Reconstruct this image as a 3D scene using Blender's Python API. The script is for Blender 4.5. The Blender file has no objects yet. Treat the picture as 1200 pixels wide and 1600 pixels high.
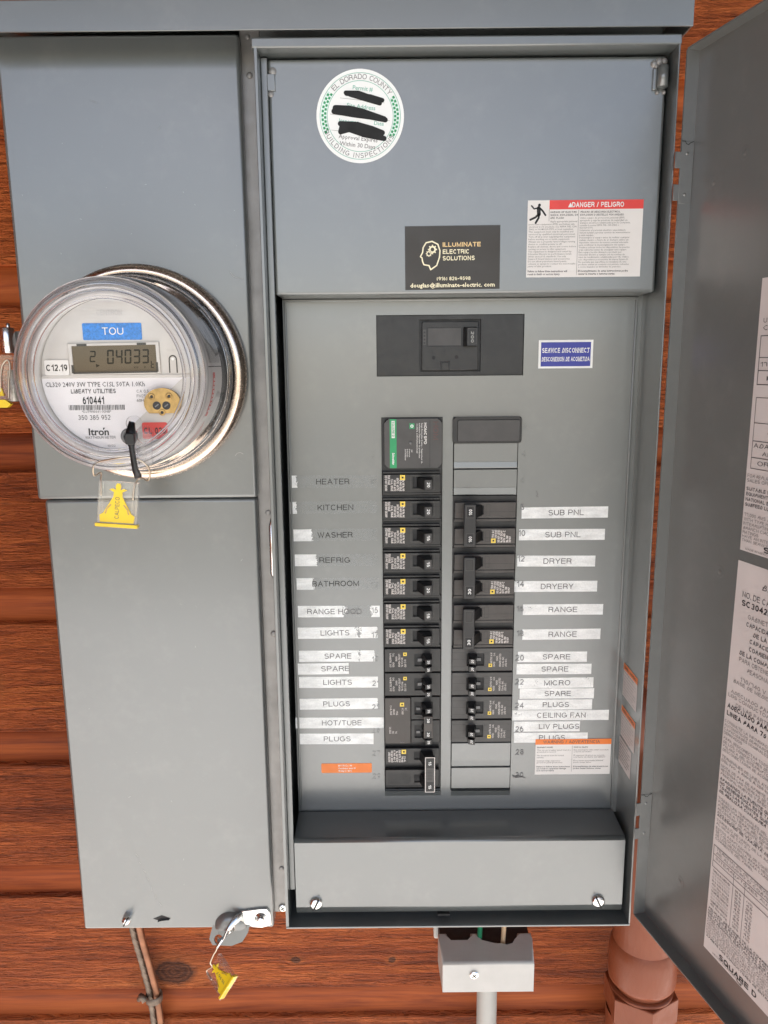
import bpy, bmesh, math, random
from mathutils import Vector, Matrix
random.seed(7)
R = math.radians
sc = bpy.context.scene
COL = sc.collection

# ------------------------------------------------------------------ camera
cam_d = bpy.data.cameras.new('camera')
cam = bpy.data.objects.new('camera', cam_d)
COL.objects.link(cam)
sc.camera = cam
cam_d.sensor_fit = 'VERTICAL'
cam_d.sensor_height = 24.0
cam_d.lens = 24.0 * 1202.0 / 1600.0
cam_d.clip_start = 0.01
cam_d.clip_end = 500.0
cam.matrix_world = Matrix.Translation((0, -0.730, 1.5)) @ (Matrix.Rotation(R(90 - 10.81), 4, 'X') @ Matrix.Rotation(R(-0.519), 4, 'Z'))

# ------------------------------------------------------------------ sky, sun, exposure
SUN_EL, SUN_AZ = 40.0, -4.0          # azimuth measured from straight out of the wall (-Y) towards the right (+X)
world = bpy.data.worlds.new('World')
sc.world = world
world.use_nodes = True
wn = world.node_tree
for n in list(wn.nodes):
    wn.nodes.remove(n)
w_out = wn.nodes.new('ShaderNodeOutputWorld')
w_bg = wn.nodes.new('ShaderNodeBackground')
w_sky = wn.nodes.new('ShaderNodeTexSky')
w_sky.sky_type = 'NISHITA'
w_sky.sun_disc = False
w_sky.sun_elevation = R(SUN_EL)
w_sky.altitude = 1900
w_sky.dust_density = 4.5
sdir = Vector((math.sin(R(SUN_AZ)) * math.cos(R(SUN_EL)), -math.cos(R(SUN_AZ)) * math.cos(R(SUN_EL)), math.sin(R(SUN_EL))))
w_sky.sun_rotation = math.atan2(sdir.x, sdir.y)
w_bg.inputs['Strength'].default_value = 0.066
wn.links.new(w_sky.outputs[0], w_bg.inputs[0])
wn.links.new(w_bg.outputs[0], w_out.inputs[0])
sun_d = bpy.data.lights.new('sun', 'SUN')
sun = bpy.data.objects.new('sun', sun_d)
COL.objects.link(sun)
sun_d.energy = 5.0
sun_d.angle = R(0.5)
sun_d.color = (1.0, 0.95, 0.89)
sun.rotation_euler = (-sdir).to_track_quat('-Z', 'Y').to_euler()
sc.view_settings.view_transform = 'Standard'
sc.view_settings.look = 'None'
sc.view_settings.exposure = 1.93
sc.view_settings.gamma = 1.0
sc.view_settings.use_curve_mapping = False
sc.cycles.max_bounces = 10
sc.cycles.transparent_max_bounces = 24
sc.cycles.glossy_bounces = 6
sc.cycles.use_denoising = True
sc.cycles.denoiser = 'OPENIMAGEDENOISE'
sc.cycles.denoising_input_passes = 'RGB_ALBEDO_NORMAL'
sc.cycles.denoising_prefilter = 'ACCURATE'


# ------------------------------------------------------------------ materials
def new_mat(name):
    m = bpy.data.materials.new(name)
    m.use_nodes = True
    nt = m.node_tree
    for n in list(nt.nodes):
        nt.nodes.remove(n)
    out = nt.nodes.new('ShaderNodeOutputMaterial')
    return m, nt, out


def nd(nt, typ, **kw):
    n = nt.nodes.new('ShaderNode' + typ)
    for k, v in kw.items():
        if k.startswith('i_'):
            n.inputs[k[2:].replace('_', ' ')].default_value = v
        else:
            setattr(n, k, v)
    return n


def noise(nt, vec, scale, detail=3.0, rough=0.55, dist=0.0):
    n = nd(nt, 'TexNoise')
    n.inputs['Scale'].default_value = scale
    n.inputs['Detail'].default_value = detail
    n.inputs['Roughness'].default_value = rough
    n.inputs['Distortion'].default_value = dist
    if vec is not None:
        nt.links.new(vec, n.inputs['Vector'])
    return n.outputs['Fac']


def remap(nt, val, a, b, c, d):
    n = nd(nt, 'MapRange')
    n.inputs[1].default_value = a
    n.inputs[2].default_value = b
    n.inputs[3].default_value = c
    n.inputs[4].default_value = d
    nt.links.new(val, n.inputs[0])
    return n.outputs[0]


def ramp(nt, val, stops):
    n = nd(nt, 'ValToRGB')
    e = n.color_ramp.elements
    while len(e) < len(stops):
        e.new(0.5)
    for i, (p, c) in enumerate(stops):
        e[i].position = p
        e[i].color = (*c, 1.0)
    nt.links.new(val, n.inputs[0])
    return n.outputs[0]


def mixc(nt, fac, a, b, blend='MIX'):
    n = nd(nt, 'Mix', data_type='RGBA', blend_type=blend)
    for sock, v in ((n.inputs[0], fac), (n.inputs[6], a), (n.inputs[7], b)):
        if isinstance(v, (int, float)):
            sock.default_value = v
        elif isinstance(v, tuple):
            sock.default_value = (*v, 1.0)
        else:
            nt.links.new(v, sock)
    return n.outputs[2]


def mth(nt, op, a, b=None, clamp=False):
    n = nd(nt, 'Math', operation=op, use_clamp=clamp)
    for i, v in enumerate((a, b)):
        if v is None:
            continue
        if isinstance(v, (int, float)):
            n.inputs[i].default_value = v
        else:
            nt.links.new(v, n.inputs[i])
    return n.outputs[0]


def bump(nt, h, strength, dist=0.001, prev=None):
    n = nd(nt, 'Bump')
    n.inputs['Strength'].default_value = strength
    n.inputs['Distance'].default_value = dist
    nt.links.new(h, n.inputs['Height'])
    if prev is not None:
        nt.links.new(prev, n.inputs['Normal'])
    return n.outputs[0]


def pos(nt, sx=1, sy=1, sz=1, off=None):
    g = nd(nt, 'NewGeometry')
    mp = nd(nt, 'Mapping')
    mp.inputs['Scale'].default_value = (sx, sy, sz)
    nt.links.new(g.outputs['Position'], mp.inputs['Vector'])
    if off is not None:
        nt.links.new(off, mp.inputs['Location'])
    return mp.outputs[0]


def principled(nt, out, col=(0.5, 0.5, 0.5), rough=0.5, metal=0.0, coat=0.0, spec=0.5):
    p = nd(nt, 'BsdfPrincipled')
    if isinstance(col, tuple):
        p.inputs['Base Color'].default_value = (*col, 1)
    else:
        nt.links.new(col, p.inputs['Base Color'])
    if isinstance(rough, (int, float)):
        p.inputs['Roughness'].default_value = rough
    else:
        nt.links.new(rough, p.inputs['Roughness'])
    p.inputs['Metallic'].default_value = metal
    p.inputs['Coat Weight'].default_value = coat
    p.inputs['Coat Roughness'].default_value = 0.15
    p.inputs['Specular IOR Level'].default_value = spec
    if out is not None:
        nt.links.new(p.outputs[0], out.inputs[0])
    return p


def simple(name, col, rough=0.5, metal=0.0, var=0.12, nscale=60.0, bmp=0.0, bscale=900.0, spec=0.5, coat=0.0):
    """Plain stuff with a little unevenness of colour, gloss and relief."""
    m, nt, out = new_mat(name)
    v = pos(nt)
    f = noise(nt, v, nscale, 4)
    lo = tuple(c * (1 - var) for c in col)
    hi = tuple(min(1, c * (1 + var)) for c in col)
    c = mixc(nt, remap(nt, f, 0.3, 0.7, 0, 1), lo, hi)
    r = remap(nt, noise(nt, v, nscale * 2.3, 3), 0.3, 0.7, max(0.02, rough - 0.07), min(1, rough + 0.07))
    p = principled(nt, out, c, r, metal, coat, spec)
    if bmp:
        nt.links.new(bump(nt, noise(nt, v, bscale, 2), bmp, 0.0004), p.inputs['Normal'])
    return m


def painted_steel(name, col, rough=0.34, wave=0.35):
    """Baked grey enamel on sheet steel: faint waviness, orange peel, handling smudges, hairline scuffs."""
    m, nt, out = new_mat(name)
    v = pos(nt)
    big = noise(nt, v, 2.6, 2)
    smudge = noise(nt, v, 9, 3, 0.5)
    fine = noise(nt, v, 420, 2)
    scr = noise(nt, pos(nt, 14, 14, 480), 1.0, 2)
    c = mixc(nt, remap(nt, smudge, 0.3, 0.8, 0, 0.12), col, tuple(x * 1.22 for x in col))
    c = mixc(nt, remap(nt, fine, 0.66, 0.74, 0, 0.10), c, tuple(min(1, x * 1.8) for x in col))
    r = mth(nt, 'ADD', remap(nt, smudge, 0.25, 0.75, rough - 0.03, rough + 0.05), remap(nt, scr, 0.60, 0.78, 0, 0.03))
    dust = noise(nt, v, 26, 4, 0.6)
    spots = noise(nt, v, 130, 2, 0.5)
    c = mixc(nt, mth(nt, 'MULTIPLY', remap(nt, dust, 0.48, 0.75, 0, 0.085), remap(nt, spots, 0.35, 0.7, 0.3, 1.0)), c, (0.42, 0.40, 0.37))
    p = principled(nt, out, c, r, 0.0, 0.7, 0.8)
    p.inputs['Coat Roughness'].default_value = rough - 0.11
    p.inputs['Coat IOR'].default_value = 1.9
    b1 = bump(nt, big, wave * 0.6, 0.02)
    b2 = bump(nt, fine, 0.05, 0.0006, b1)
    nt.links.new(b2, p.inputs['Normal'])
    return m


GREY = painted_steel('grey_enamel', (0.106, 0.116, 0.114), 0.32)
GREY_IN = painted_steel('grey_enamel_inside', (0.115, 0.118, 0.113), 0.36)
GALV = simple('galvanised_steel', (0.26, 0.25, 0.24), 0.42, 0.35, 0.14, 40, 0.05)
ZINC = simple('bright_zinc', (0.80, 0.80, 0.78), 0.22, 1.0, 0.08, 90)
CHROME = simple('polished_screw_metal', (0.86, 0.86, 0.85), 0.22, 1.0, 0.05, 120)
RINGM = simple('reflection_tinted_ring', (0.82, 0.67, 0.56), 0.24, 1.0, 0.05, 120)  # warm base colour holds the reflection of the surroundings
BRASS = simple('yellow_zinc_plate', (0.47, 0.30, 0.10), 0.40, 0.55, 0.35, 95)
BLACK = simple('black_plastic', (0.012, 0.012, 0.013), 0.40, 0, 0.2, 80, 0.15)
BLACK_DEEP = simple('black_recess', (0.008, 0.008, 0.009), 0.6, 0, 0.1)
CHAR = simple('charcoal_plastic', (0.017, 0.0165, 0.0165), 0.36, 0, 0.15, 80, 0.12)
CHARBR = simple('brown_grey_plastic', (0.060, 0.052, 0.047), 0.45, 0, 0.1, 80, 0.1)
DARKGREY = simple('dark_grey_plastic', (0.060, 0.057, 0.055), 0.42, 0, 0.1, 80, 0.1)
MIDGREY = simple('mid_grey_print', (0.17, 0.17, 0.17), 0.5, 0, 0.1)
WHITE = simple('white_print', (0.80, 0.80, 0.78), 0.5, 0, 0.05)
PAPER = simple('white_label_vinyl', (0.76, 0.73, 0.70), 0.42, 0, 0.04, 30)
PINKPAPER = simple('aged_white_label_paper', (0.60, 0.55, 0.535), 0.5, 0, 0.05, 20)
FACE = simple('meter_face_white', (0.80, 0.77, 0.77), 0.5, 0, 0.03, 30)
FACEGREY = simple('meter_face_silver', (0.55, 0.52, 0.49), 0.38, 0.25, 0.05, 30)
BEZEL = simple('translucent_bezel', (0.50, 0.475, 0.455), 0.35, 0, 0.06, 40)
BLUE = simple('blue_sticker', (0.012, 0.20, 0.62), 0.35, 0, 0.3, 500)
NAVY = simple('blue_sign_vinyl', (0.035, 0.045, 0.30), 0.35, 0, 0.05)
RED = simple('red_label_ink', (0.72, 0.055, 0.045), 0.4, 0, 0.06)
ORANGE = simple('orange_label_ink', (0.80, 0.20, 0.03), 0.4, 0, 0.06)
GREEN = simple('green_label_ink', (0.02, 0.30, 0.11), 0.4, 0, 0.06)
TEAL = simple('pale_green_ink', (0.20, 0.46, 0.36), 0.45, 0, 0.08)
INK = simple('black_ink', (0.012, 0.012, 0.013), 0.5, 0, 0.1)
INKG = simple('grey_ink', (0.10, 0.095, 0.095), 0.5, 0, 0.1)
INKS = simple('small_print_ink', (0.20, 0.185, 0.18), 0.5, 0, 0.1)
CARD = simple('black_card', (0.042, 0.038, 0.033), 0.45, 0, 0.1, 20)
GOLD = simple('gold_print', (0.74, 0.52, 0.24), 0.35, 0.3, 0.15, 200)
GOLDP = simple('pale_gold_print', (0.78, 0.70, 0.48), 0.35, 0.3, 0.1, 200)
YELLOW = simple('yellow_plastic', (0.86, 0.60, 0.02), 0.35, 0, 0.06)
LCD = simple('lcd_glass', (0.115, 0.090, 0.058), 0.4, 0, 0.06, 20, spec=0.15)
LCDINK = simple('lcd_segment', (0.008, 0.007, 0.005), 0.5, 0, 0.05, spec=0.1)
PVC = simple('grey_pvc', (0.31, 0.31, 0.295), 0.5, 0, 0.06, 30)
OFFWHITE = simple('off_white_plastic', (0.44, 0.425, 0.40), 0.45, 0, 0.05, 40, 0.1)
COPPER = simple('weathered_copper', (0.22, 0.10, 0.055), 0.42, 0.7, 0.3, 60, 0.2)
BRONZE = simple('dull_braided_conductor', (0.17, 0.13, 0.10), 0.5, 0.6, 0.3, 120, 0.3)
WIREM = simple('seal_wire', (0.62, 0.54, 0.44), 0.35, 0.9, 0.1)
GREENW = simple('green_insulation', (0.02, 0.22, 0.10), 0.35, 0, 0.1)
TANW = simple('tan_insulation', (0.62, 0.42, 0.25), 0.4, 0, 0.1)
KNURL = simple('knurled_pale_metal', (0.55, 0.53, 0.48), 0.4, 0.5, 0.3, 300, 0.6, 700)


def brown_paint():
    m, nt, out = new_mat('brown_house_paint')
    v = pos(nt)
    f = noise(nt, v, 14, 4)
    c = mixc(nt, f, (0.175, 0.043, 0.017), (0.23, 0.062, 0.026))
    p = principled(nt, out, c, remap(nt, noise(nt, v, 55, 3), 0.35, 0.65, 0.34, 0.5), spec=0.3)
    drips = noise(nt, pos(nt, 160, 160, 45), 1.0, 3, 0.6, 0.8)
    nt.links.new(bump(nt, drips, 0.22, 0.003), p.inputs['Normal'])
    return m


BROWN = brown_paint()


def clear(name, tint=(1, 1, 1), rough=0.03, refl=1.0, haze=0.0, hcol=(0.8, 0.8, 0.8)):
    """Thin clear plastic: what is behind shows through, the sky and the place mirror in it."""
    m, nt, out = new_mat(name)
    tr = nd(nt, 'BsdfTransparent')
    tr.inputs[0].default_value = (*tint, 1)
    gl = nd(nt, 'BsdfGlossy')
    gl.inputs['Roughness'].default_value = rough
    lw = nd(nt, 'LayerWeight')
    lw.inputs[0].default_value = 0.5
    sch = mth(nt, 'ADD', mth(nt, 'MULTIPLY', mth(nt, 'POWER', lw.outputs['Facing'], 4.0), 0.9), 0.045)
    mx = nd(nt, 'MixShader')
    nt.links.new(mth(nt, 'MULTIPLY', sch, refl, True), mx.inputs[0])
    nt.links.new(tr.outputs[0], mx.inputs[1])
    nt.links.new(gl.outputs[0], mx.inputs[2])
    if haze:
        df = nd(nt, 'BsdfDiffuse')
        df.inputs[0].default_value = (*hcol, 1)
        m2 = nd(nt, 'MixShader')
        m2.inputs[0].default_value = haze
        nt.links.new(mx.outputs[0], m2.inputs[1])
        nt.links.new(df.outputs[0], m2.inputs[2])
        nt.links.new(m2.outputs[0], out.inputs[0])
    else:
        nt.links.new(mx.outputs[0], out.inputs[0])
    return m


GLASS = clear('meter_polycarbonate', (0.98, 0.98, 0.98), 0.0, 0.55, 0.0)
GLASS_SIDE = clear('meter_polycarbonate_rim', (0.96, 0.96, 0.97), 0.02, 1.7, 0.015, (0.85, 0.85, 0.86))
CLEARP = clear('clear_seal_plastic', (0.975, 0.975, 0.98), 0.05, 1.1, 0.035, (0.75, 0.72, 0.72))


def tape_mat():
    """Clear lettering tape; the glare on it is painted in as silvery white patches."""
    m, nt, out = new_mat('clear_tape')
    at = nd(nt, 'Attribute', attribute_name='lift')  # amount of glare painted white along each tape
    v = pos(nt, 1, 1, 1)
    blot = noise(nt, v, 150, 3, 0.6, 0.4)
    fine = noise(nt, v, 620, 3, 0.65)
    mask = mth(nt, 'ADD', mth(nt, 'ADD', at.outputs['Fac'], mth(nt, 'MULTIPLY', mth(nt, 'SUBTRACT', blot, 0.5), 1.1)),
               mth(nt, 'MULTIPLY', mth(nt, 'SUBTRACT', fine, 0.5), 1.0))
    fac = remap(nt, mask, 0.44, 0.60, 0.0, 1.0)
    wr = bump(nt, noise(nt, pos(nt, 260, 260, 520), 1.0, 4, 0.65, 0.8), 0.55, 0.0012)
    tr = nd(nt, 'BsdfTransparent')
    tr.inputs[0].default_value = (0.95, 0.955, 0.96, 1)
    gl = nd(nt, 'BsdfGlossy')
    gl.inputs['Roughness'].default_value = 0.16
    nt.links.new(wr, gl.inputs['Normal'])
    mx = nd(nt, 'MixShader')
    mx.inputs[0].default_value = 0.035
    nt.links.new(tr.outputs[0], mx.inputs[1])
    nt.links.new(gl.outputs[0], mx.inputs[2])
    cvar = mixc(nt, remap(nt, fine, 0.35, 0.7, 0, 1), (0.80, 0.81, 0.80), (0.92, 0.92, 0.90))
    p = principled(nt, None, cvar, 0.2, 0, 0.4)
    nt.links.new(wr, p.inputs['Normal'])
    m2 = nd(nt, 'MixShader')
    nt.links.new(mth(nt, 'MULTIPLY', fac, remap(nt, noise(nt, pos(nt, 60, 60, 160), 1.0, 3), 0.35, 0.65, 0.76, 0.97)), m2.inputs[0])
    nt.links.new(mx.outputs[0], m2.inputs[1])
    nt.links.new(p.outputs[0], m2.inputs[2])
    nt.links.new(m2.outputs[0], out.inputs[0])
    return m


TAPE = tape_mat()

# knots of the cedar boards: x, z, radius x, radius z (metres on the wall)
KNOTS = [(-0.275, 0.737, 0.030, 0.020), (-0.470, 1.131, 0.012, 0.018), (-0.118, 0.753, 0.007, 0.005), (0.005, 0.752, 0.005, 0.005), (0.118, 0.722, 0.007, 0.008), (-0.62, 1.36, 0.03, 0.02), (0.60, 1.62, 0.03, 0.02), (0.45, 0.62, 0.02, 0.014)]


def wood(name, rough_sawn=True):
    m, nt, out = new_mat(name)
    oi = nd(nt, 'ObjectInfo')
    cmb = nd(nt, 'CombineXYZ')
    nt.links.new(mth(nt, 'MULTIPLY', oi.outputs['Random'], 37.0), cmb.inputs[0])
    nt.links.new(mth(nt, 'MULTIPLY', oi.outputs['Random'], 11.0), cmb.inputs[2])
    off = cmb.outputs[0]
    g = nd(nt, 'NewGeometry')
    sep = nd(nt, 'SeparateXYZ')
    nt.links.new(g.outputs['Position'], sep.inputs[0])
    knot = None
    halo = None
    for kx, kz, rx, rz in KNOTS:
        dx = mth(nt, 'DIVIDE', mth(nt, 'SUBTRACT', sep.outputs[0], kx), rx)
        dz = mth(nt, 'DIVIDE', mth(nt, 'SUBTRACT', sep.outputs[2], kz), rz)
        d = mth(nt, 'SQRT', mth(nt, 'ADD', mth(nt, 'MULTIPLY', dx, dx), mth(nt, 'MULTIPLY', dz, dz)))
        knot = d if knot is None else mth(nt, 'MINIMUM', knot, d)
    wob = noise(nt, pos(nt, 90, 90, 90), 1.0, 3)
    knotd = mth(nt, 'ADD', knot, mth(nt, 'MULTIPLY', mth(nt, 'SUBTRACT', wob, 0.5), 0.5))
    core = remap(nt, knotd, 0.75, 1.05, 1.0, 0.0)
    ringm = remap(nt, knotd, 1.0, 1.9, 1.0, 0.0)
    # grain runs along the board and bends round the knots
    bend = mth(nt, 'DIVIDE', 0.35, mth(nt, 'ADD', mth(nt, 'MULTIPLY', knot, knot), 0.35))
    g1 = nd(nt, 'TexNoise')
    g1.inputs['Scale'].default_value = 1.0
    g1.inputs['Detail'].default_value = 5
    g1.inputs['Roughness'].default_value = 0.62
    g1.inputs['Distortion'].default_value = 0.9
    add = nd(nt, 'VectorMath', operation='ADD')
    nt.links.new(pos(nt, 3.2, 3.2, 62, off), add.inputs[0])
    cb2 = nd(nt, 'CombineXYZ')
    nt.links.new(mth(nt, 'MULTIPLY', bend, 2.2), cb2.inputs[2])
    nt.links.new(cb2.outputs[0], add.inputs[1])
    nt.links.new(add.outputs[0], g1.inputs['Vector'])
    grain = g1.outputs['Fac']
    fibre = noise(nt, pos(nt, 16, 16, 420, off), 1.0, 4, 0.6, 0.3)
    blotch = noise(nt, pos(nt, 4, 4, 9, off), 1.0, 3)
    t = mth(nt, 'ADD', mth(nt, 'MULTIPLY', grain, 0.62), mth(nt, 'ADD', mth(nt, 'MULTIPLY', fibre, 0.22), mth(nt, 'MULTIPLY', blotch, 0.22)))
    k = 1.0 if rough_sawn else 0.84
    c = ramp(nt, t, [(0.36, (0.13 * k, 0.024 * k, 0.007 * k)), (0.50, (0.33 * k, 0.070 * k, 0.017 * k)), (0.62, (0.47 * k, 0.115 * k, 0.028 * k)), (0.75, (0.56 * k, 0.17 * k, 0.048 * k))])
    saw = noise(nt, pos(nt, 34, 34, 310, off), 1.0, 4, 0.66, 1.3)
    if rough_sawn:
        c = mixc(nt, remap(nt, saw, 0.46, 0.33, 0, 0.58), c, (0.05, 0.011, 0.004))
    c = mixc(nt, mth(nt, 'MULTIPLY', ringm, 0.55), c, (0.40, 0.115, 0.03))
    krings = mth(nt, 'SINE', mth(nt, 'MULTIPLY', knotd, 24.0))
    c = mixc(nt, mth(nt, 'MULTIPLY', core, 0.9), c, mixc(nt, remap(nt, krings, -1, 1, 0, 1), (0.045, 0.015, 0.009), (0.13, 0.042, 0.02)))
    hue = nd(nt, 'HueSaturation')
    nt.links.new(remap(nt, oi.outputs['Random'], 0, 1, 0.82, 1.12), hue.inputs['Value'])
    nt.links.new(c, hue.inputs['Color'])
    p = principled(nt, out, hue.outputs[0], remap(nt, fibre, 0.3, 0.7, 0.5, 0.72), 0, 0, 0.2)
    if rough_sawn:
        b = bump(nt, saw, 1.0, 0.0065)
        b = bump(nt, grain, 0.5, 0.004, b)
        b = bump(nt, fibre, 0.55, 0.0012, b)
    else:
        b = bump(nt, fibre, 0.35, 0.0007)
    nt.links.new(b, p.inputs['Normal'])
    return m


WOOD_ROUGH = wood('rough_sawn_stained_cedar', True)
WOOD_SMOOTH = wood('planed_stained_cedar', False)


def ground_mat(name, a, b_, c_):
    m, nt, out = new_mat(name)
    v = pos(nt)
    c = mixc(nt, noise(nt, v, 60, 5), a, b_)
    c = mixc(nt, remap(nt, noise(nt, v, 0.9, 4), 0.35, 0.65, 0, 0.5), c, c_)
    p = principled(nt, out, c, 0.9)
    nt.links.new(bump(nt, noise(nt, v, 90, 4), 0.6, 0.01), p.inputs['Normal'])
    return m


GROUND = ground_mat('dry_earth', (0.10, 0.09, 0.07), (0.22, 0.20, 0.16), (0.13, 0.13, 0.08))
SLAB = ground_mat('bounce_slab_pale', (0.60, 0.60, 0.585), (0.74, 0.74, 0.72), (0.62, 0.615, 0.59))


# ------------------------------------------------------------------ mesh helpers (millimetres in, metres out)
class Fr:
    """A flat drawing frame: u across, v up, w out of the surface."""
    def __init__(s, o, U=(1, 0, 0), V=(0, 0, 1)):
        s.o = Vector(o)
        s.U = Vector(U).normalized()
        s.V = Vector(V).normalized()
        s.N = s.U.cross(s.V)

    def at(s, u, v, w=0.0):
        return s.o + s.U * u + s.V * v + s.N * w

    def rot(s, u, v, deg, w=0.0):
        a = R(deg)
        return Fr(s.at(u, v, w), s.U * math.cos(a) + s.V * math.sin(a), s.V * math.cos(a) - s.U * math.sin(a))


def front(y, x=0, z=0):
    return Fr((x, y, z))


GLY = {}


def arc(cx, cy, rx, ry, a0, a1, n=10):
    return [(cx + rx * math.cos(R(a0 + (a1 - a0) * i / n)), cy + ry * math.sin(R(a0 + (a1 - a0) * i / n))) for i in range(n + 1)]


# plain grotesque capitals and figures as centre lines in a unit box: width, strokes
STROKE = {
    ' ': (.30, []), 'A': (.70, [[(0, 0), (.5, 1), (1, 0)], [(.2, .34), (.8, .34)]]),
    'B': (.62, [[(0, .53), (.58, .53)] + arc(.58, .765, .36, .235, -90, 90) + [(0, 1), (0, 0)] + arc(.6, .265, .4, .265, -90, 90)]),
    'C': (.72, [arc(.5, .5, .5, .5, 42, 318, 16)]), 'D': (.68, [[(0, 0), (0, 1)] + arc(.45, .5, .55, .5, 90, -90, 12) + [(0, 0), (0, .1)]]),
    'E': (.58, [[(1, 1), (0, 1), (0, 0), (1, 0)], [(0, .53), (.93, .53)]]), 'F': (.55, [[(1, 1), (0, 1), (0, 0)], [(0, .51), (.88, .51)]]),
    'G': (.76, [arc(.5, .5, .5, .5, 44, 325, 16) + [(1, .2), (1, .46), (.56, .46)]]), 'H': (.66, [[(0, 0), (0, 1)], [(1, 0), (1, 1)], [(0, .53), (1, .53)]]),
    'I': (.0, [[(0, 0), (0, 1)]]), 'J': (.5, [[(1, 1), (1, .26)] + arc(.5, .26, .5, .26, 0, -180)]), 'K': (.64, [[(0, 0), (0, 1)], [(1, 1), (0, .33)], [(.34, .58), (1, 0)]]),
    'L': (.52, [[(0, 1), (0, 0), (1, 0)]]), 'M': (.80, [[(0, 0), (0, 1), (.5, .06), (1, 1), (1, 0)]]), 'N': (.66, [[(0, 0), (0, 1), (1, 0), (1, 1)]]),
    'O': (.78, [arc(.5, .5, .5, .5, 90, 460, 22)]), 'P': (.60, [[(0, 0), (0, 1)] + arc(.6, .735, .4, .265, 90, -90) + [(0, .47)]]),
    'Q': (.78, [arc(.5, .5, .5, .5, 90, 460, 22), [(.6, .26), (1, -.03)]]), 'R': (.64, [[(0, 0), (0, 1)] + arc(.58, .75, .4, .25, 90, -90) + [(0, .5)], [(.56, .5), (.9, .38), (1, 0)]]),
    'S': (.62, [arc(.5, .745, .45, .255, 20, 262, 12) + arc(.5, .255, .5, .255, 82, -158, 12)]), 'T': (.62, [[(0, 1), (1, 1)], [(.5, 1), (.5, 0)]]),
    'U': (.66, [[(0, 1)] + arc(.5, .33, .5, .33, 180, 360, 12) + [(1, 1)]]), 'V': (.66, [[(0, 1), (.5, 0), (1, 1)]]), 'W': (.98, [[(0, 1), (.26, 0), (.5, 1), (.74, 0), (1, 1)]]),
    'X': (.64, [[(0, 0), (1, 1)], [(0, 1), (1, 0)]]), 'Y': (.66, [[(0, 1), (.5, .43), (1, 1)], [(.5, .43), (.5, 0)]]), 'Z': (.6, [[(0, 1), (1, 1), (0, 0), (1, 0)]]),
    '0': (.5, [arc(.5, .5, .5, .5, 90, 460, 20)]), '1': (.26, [[(0, .78), (.6, .85), (1, 1), (1, 0)]]), '2': (.5, [arc(.5, .72, .48, .28, 165, -38) + [(0, 0), (1, 0)]]),
    '3': (.5, [arc(.47, .75, .43, .25, 155, -80), arc(.47, .265, .5, .265, 80, -155)]), '4': (.54, [[(.76, 0), (.76, 1), (0, .3), (1, .3)]]), '5': (.5, [[(.9, 1), (.2, 1), (.08, .47)] + arc(.47, .32, .52, .32, 140, -155)]),
    '6': (.5, [arc(.5, .32, .5, .32, 90, 455, 18), arc(.75, .36, .75, .64, 100, 190)]), '7': (.5, [[(0, 1), (1, 1), (.36, 0)]]), '8': (.5, [arc(.5, .76, .42, .24, 90, 455, 16), arc(.5, .265, .5, .265, 90, 455, 16)]),
    '9': (.5, [arc(.5, .68, .5, .32, 90, 455, 18), arc(.25, .64, .75, .64, -80, 10)]), '/': (.3, [[(0, 0), (1, 1)]]), '-': (.3, [[(0, .4), (1, .4)]]), '.': (.0, [[(0, 0), (0, .04)]]), ',': (.08, [[(1, .06), (0, -.14)]]),
    '(': (.16, [arc(1.2, .42, 1.2, .66, 125, 235)]), ')': (.16, [arc(-.2, .42, 1.2, .66, 55, -55)]), '*': (.24, [[(0, .62), (1, .98)], [(0, .98), (1, .62)]]), '~': (.4, [[(0, .4), (.3, .55), (.7, .4), (1, .55)]]), '#': (.5, [[(.2, 0), (.4, 1)], [(.6, 0), (.8, 1)], [(0, .33), (1, .33)], [(0, .67), (1, .67)]]),
}


def stroke_text(s, bold):
    t = 0.19 if bold else 0.128
    if len(s) == 1 and s.isdigit():
        t *= 1.1
    vs, fs, x = [], [], 0.0
    zi = 0
    for ch in s:
        w, st = STROKE[ch]
        for line in st:
            if len(s) > 16:
                line = [p for i, p in enumerate(line) if i in (0, len(line) - 1) or len(line) < 7 or i % 2 == 0]
            P = [Vector((x + t / 2 + px * w, t / 2 + py * (1 - t))) for px, py in line]
            P = [p for i, p in enumerate(P) if i == 0 or (p - P[i - 1]).length > 1e-5]
            i0 = len(vs)
            for i, p in enumerate(P):
                d0 = (P[i] - P[i - 1]).normalized() if i else None
                d1 = (P[i + 1] - P[i]).normalized() if i < len(P) - 1 else None
                if d0 is None:
                    nv = Vector((-d1.y, d1.x)) * t / 2
                elif d1 is None:
                    nv = Vector((-d0.y, d0.x)) * t / 2
                else:
                    m = Vector((-d0.y, d0.x)) + Vector((-d1.y, d1.x))
                    m = m.normalized() if m.length > 1e-3 else Vector((-d1.y, d1.x))
                    nv = m * (t / 2 / max(0.42, m.dot(Vector((-d1.y, d1.x)))))
                e = Vector((0, 0))
                if d0 is None:
                    e = -d1 * t / 2 * (0.98 if len(P) < 6 else 0)
                if d1 is None:
                    e = d0 * t / 2 * (0.98 if len(P) < 6 else 0)
                q1, q2 = p + nv + e, p - nv + e
                vs += [(q1.x, q1.y, zi * 0.004), (q2.x, q2.y, zi * 0.004)]
            for i in range(len(P) - 1):
                a = i0 + 2 * i
                fs.append((a, a + 1, a + 3, a + 2))
            zi = (zi + 1) % 4
        x += w + t + (0.15 if ch != ' ' else 0)
    vs = [(a * 0.7, c * 0.7, z) for a, c, z in vs]
    xs = [v[0] for v in vs] or [0, 1]
    return vs, fs, min(xs), max(xs)


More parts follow.
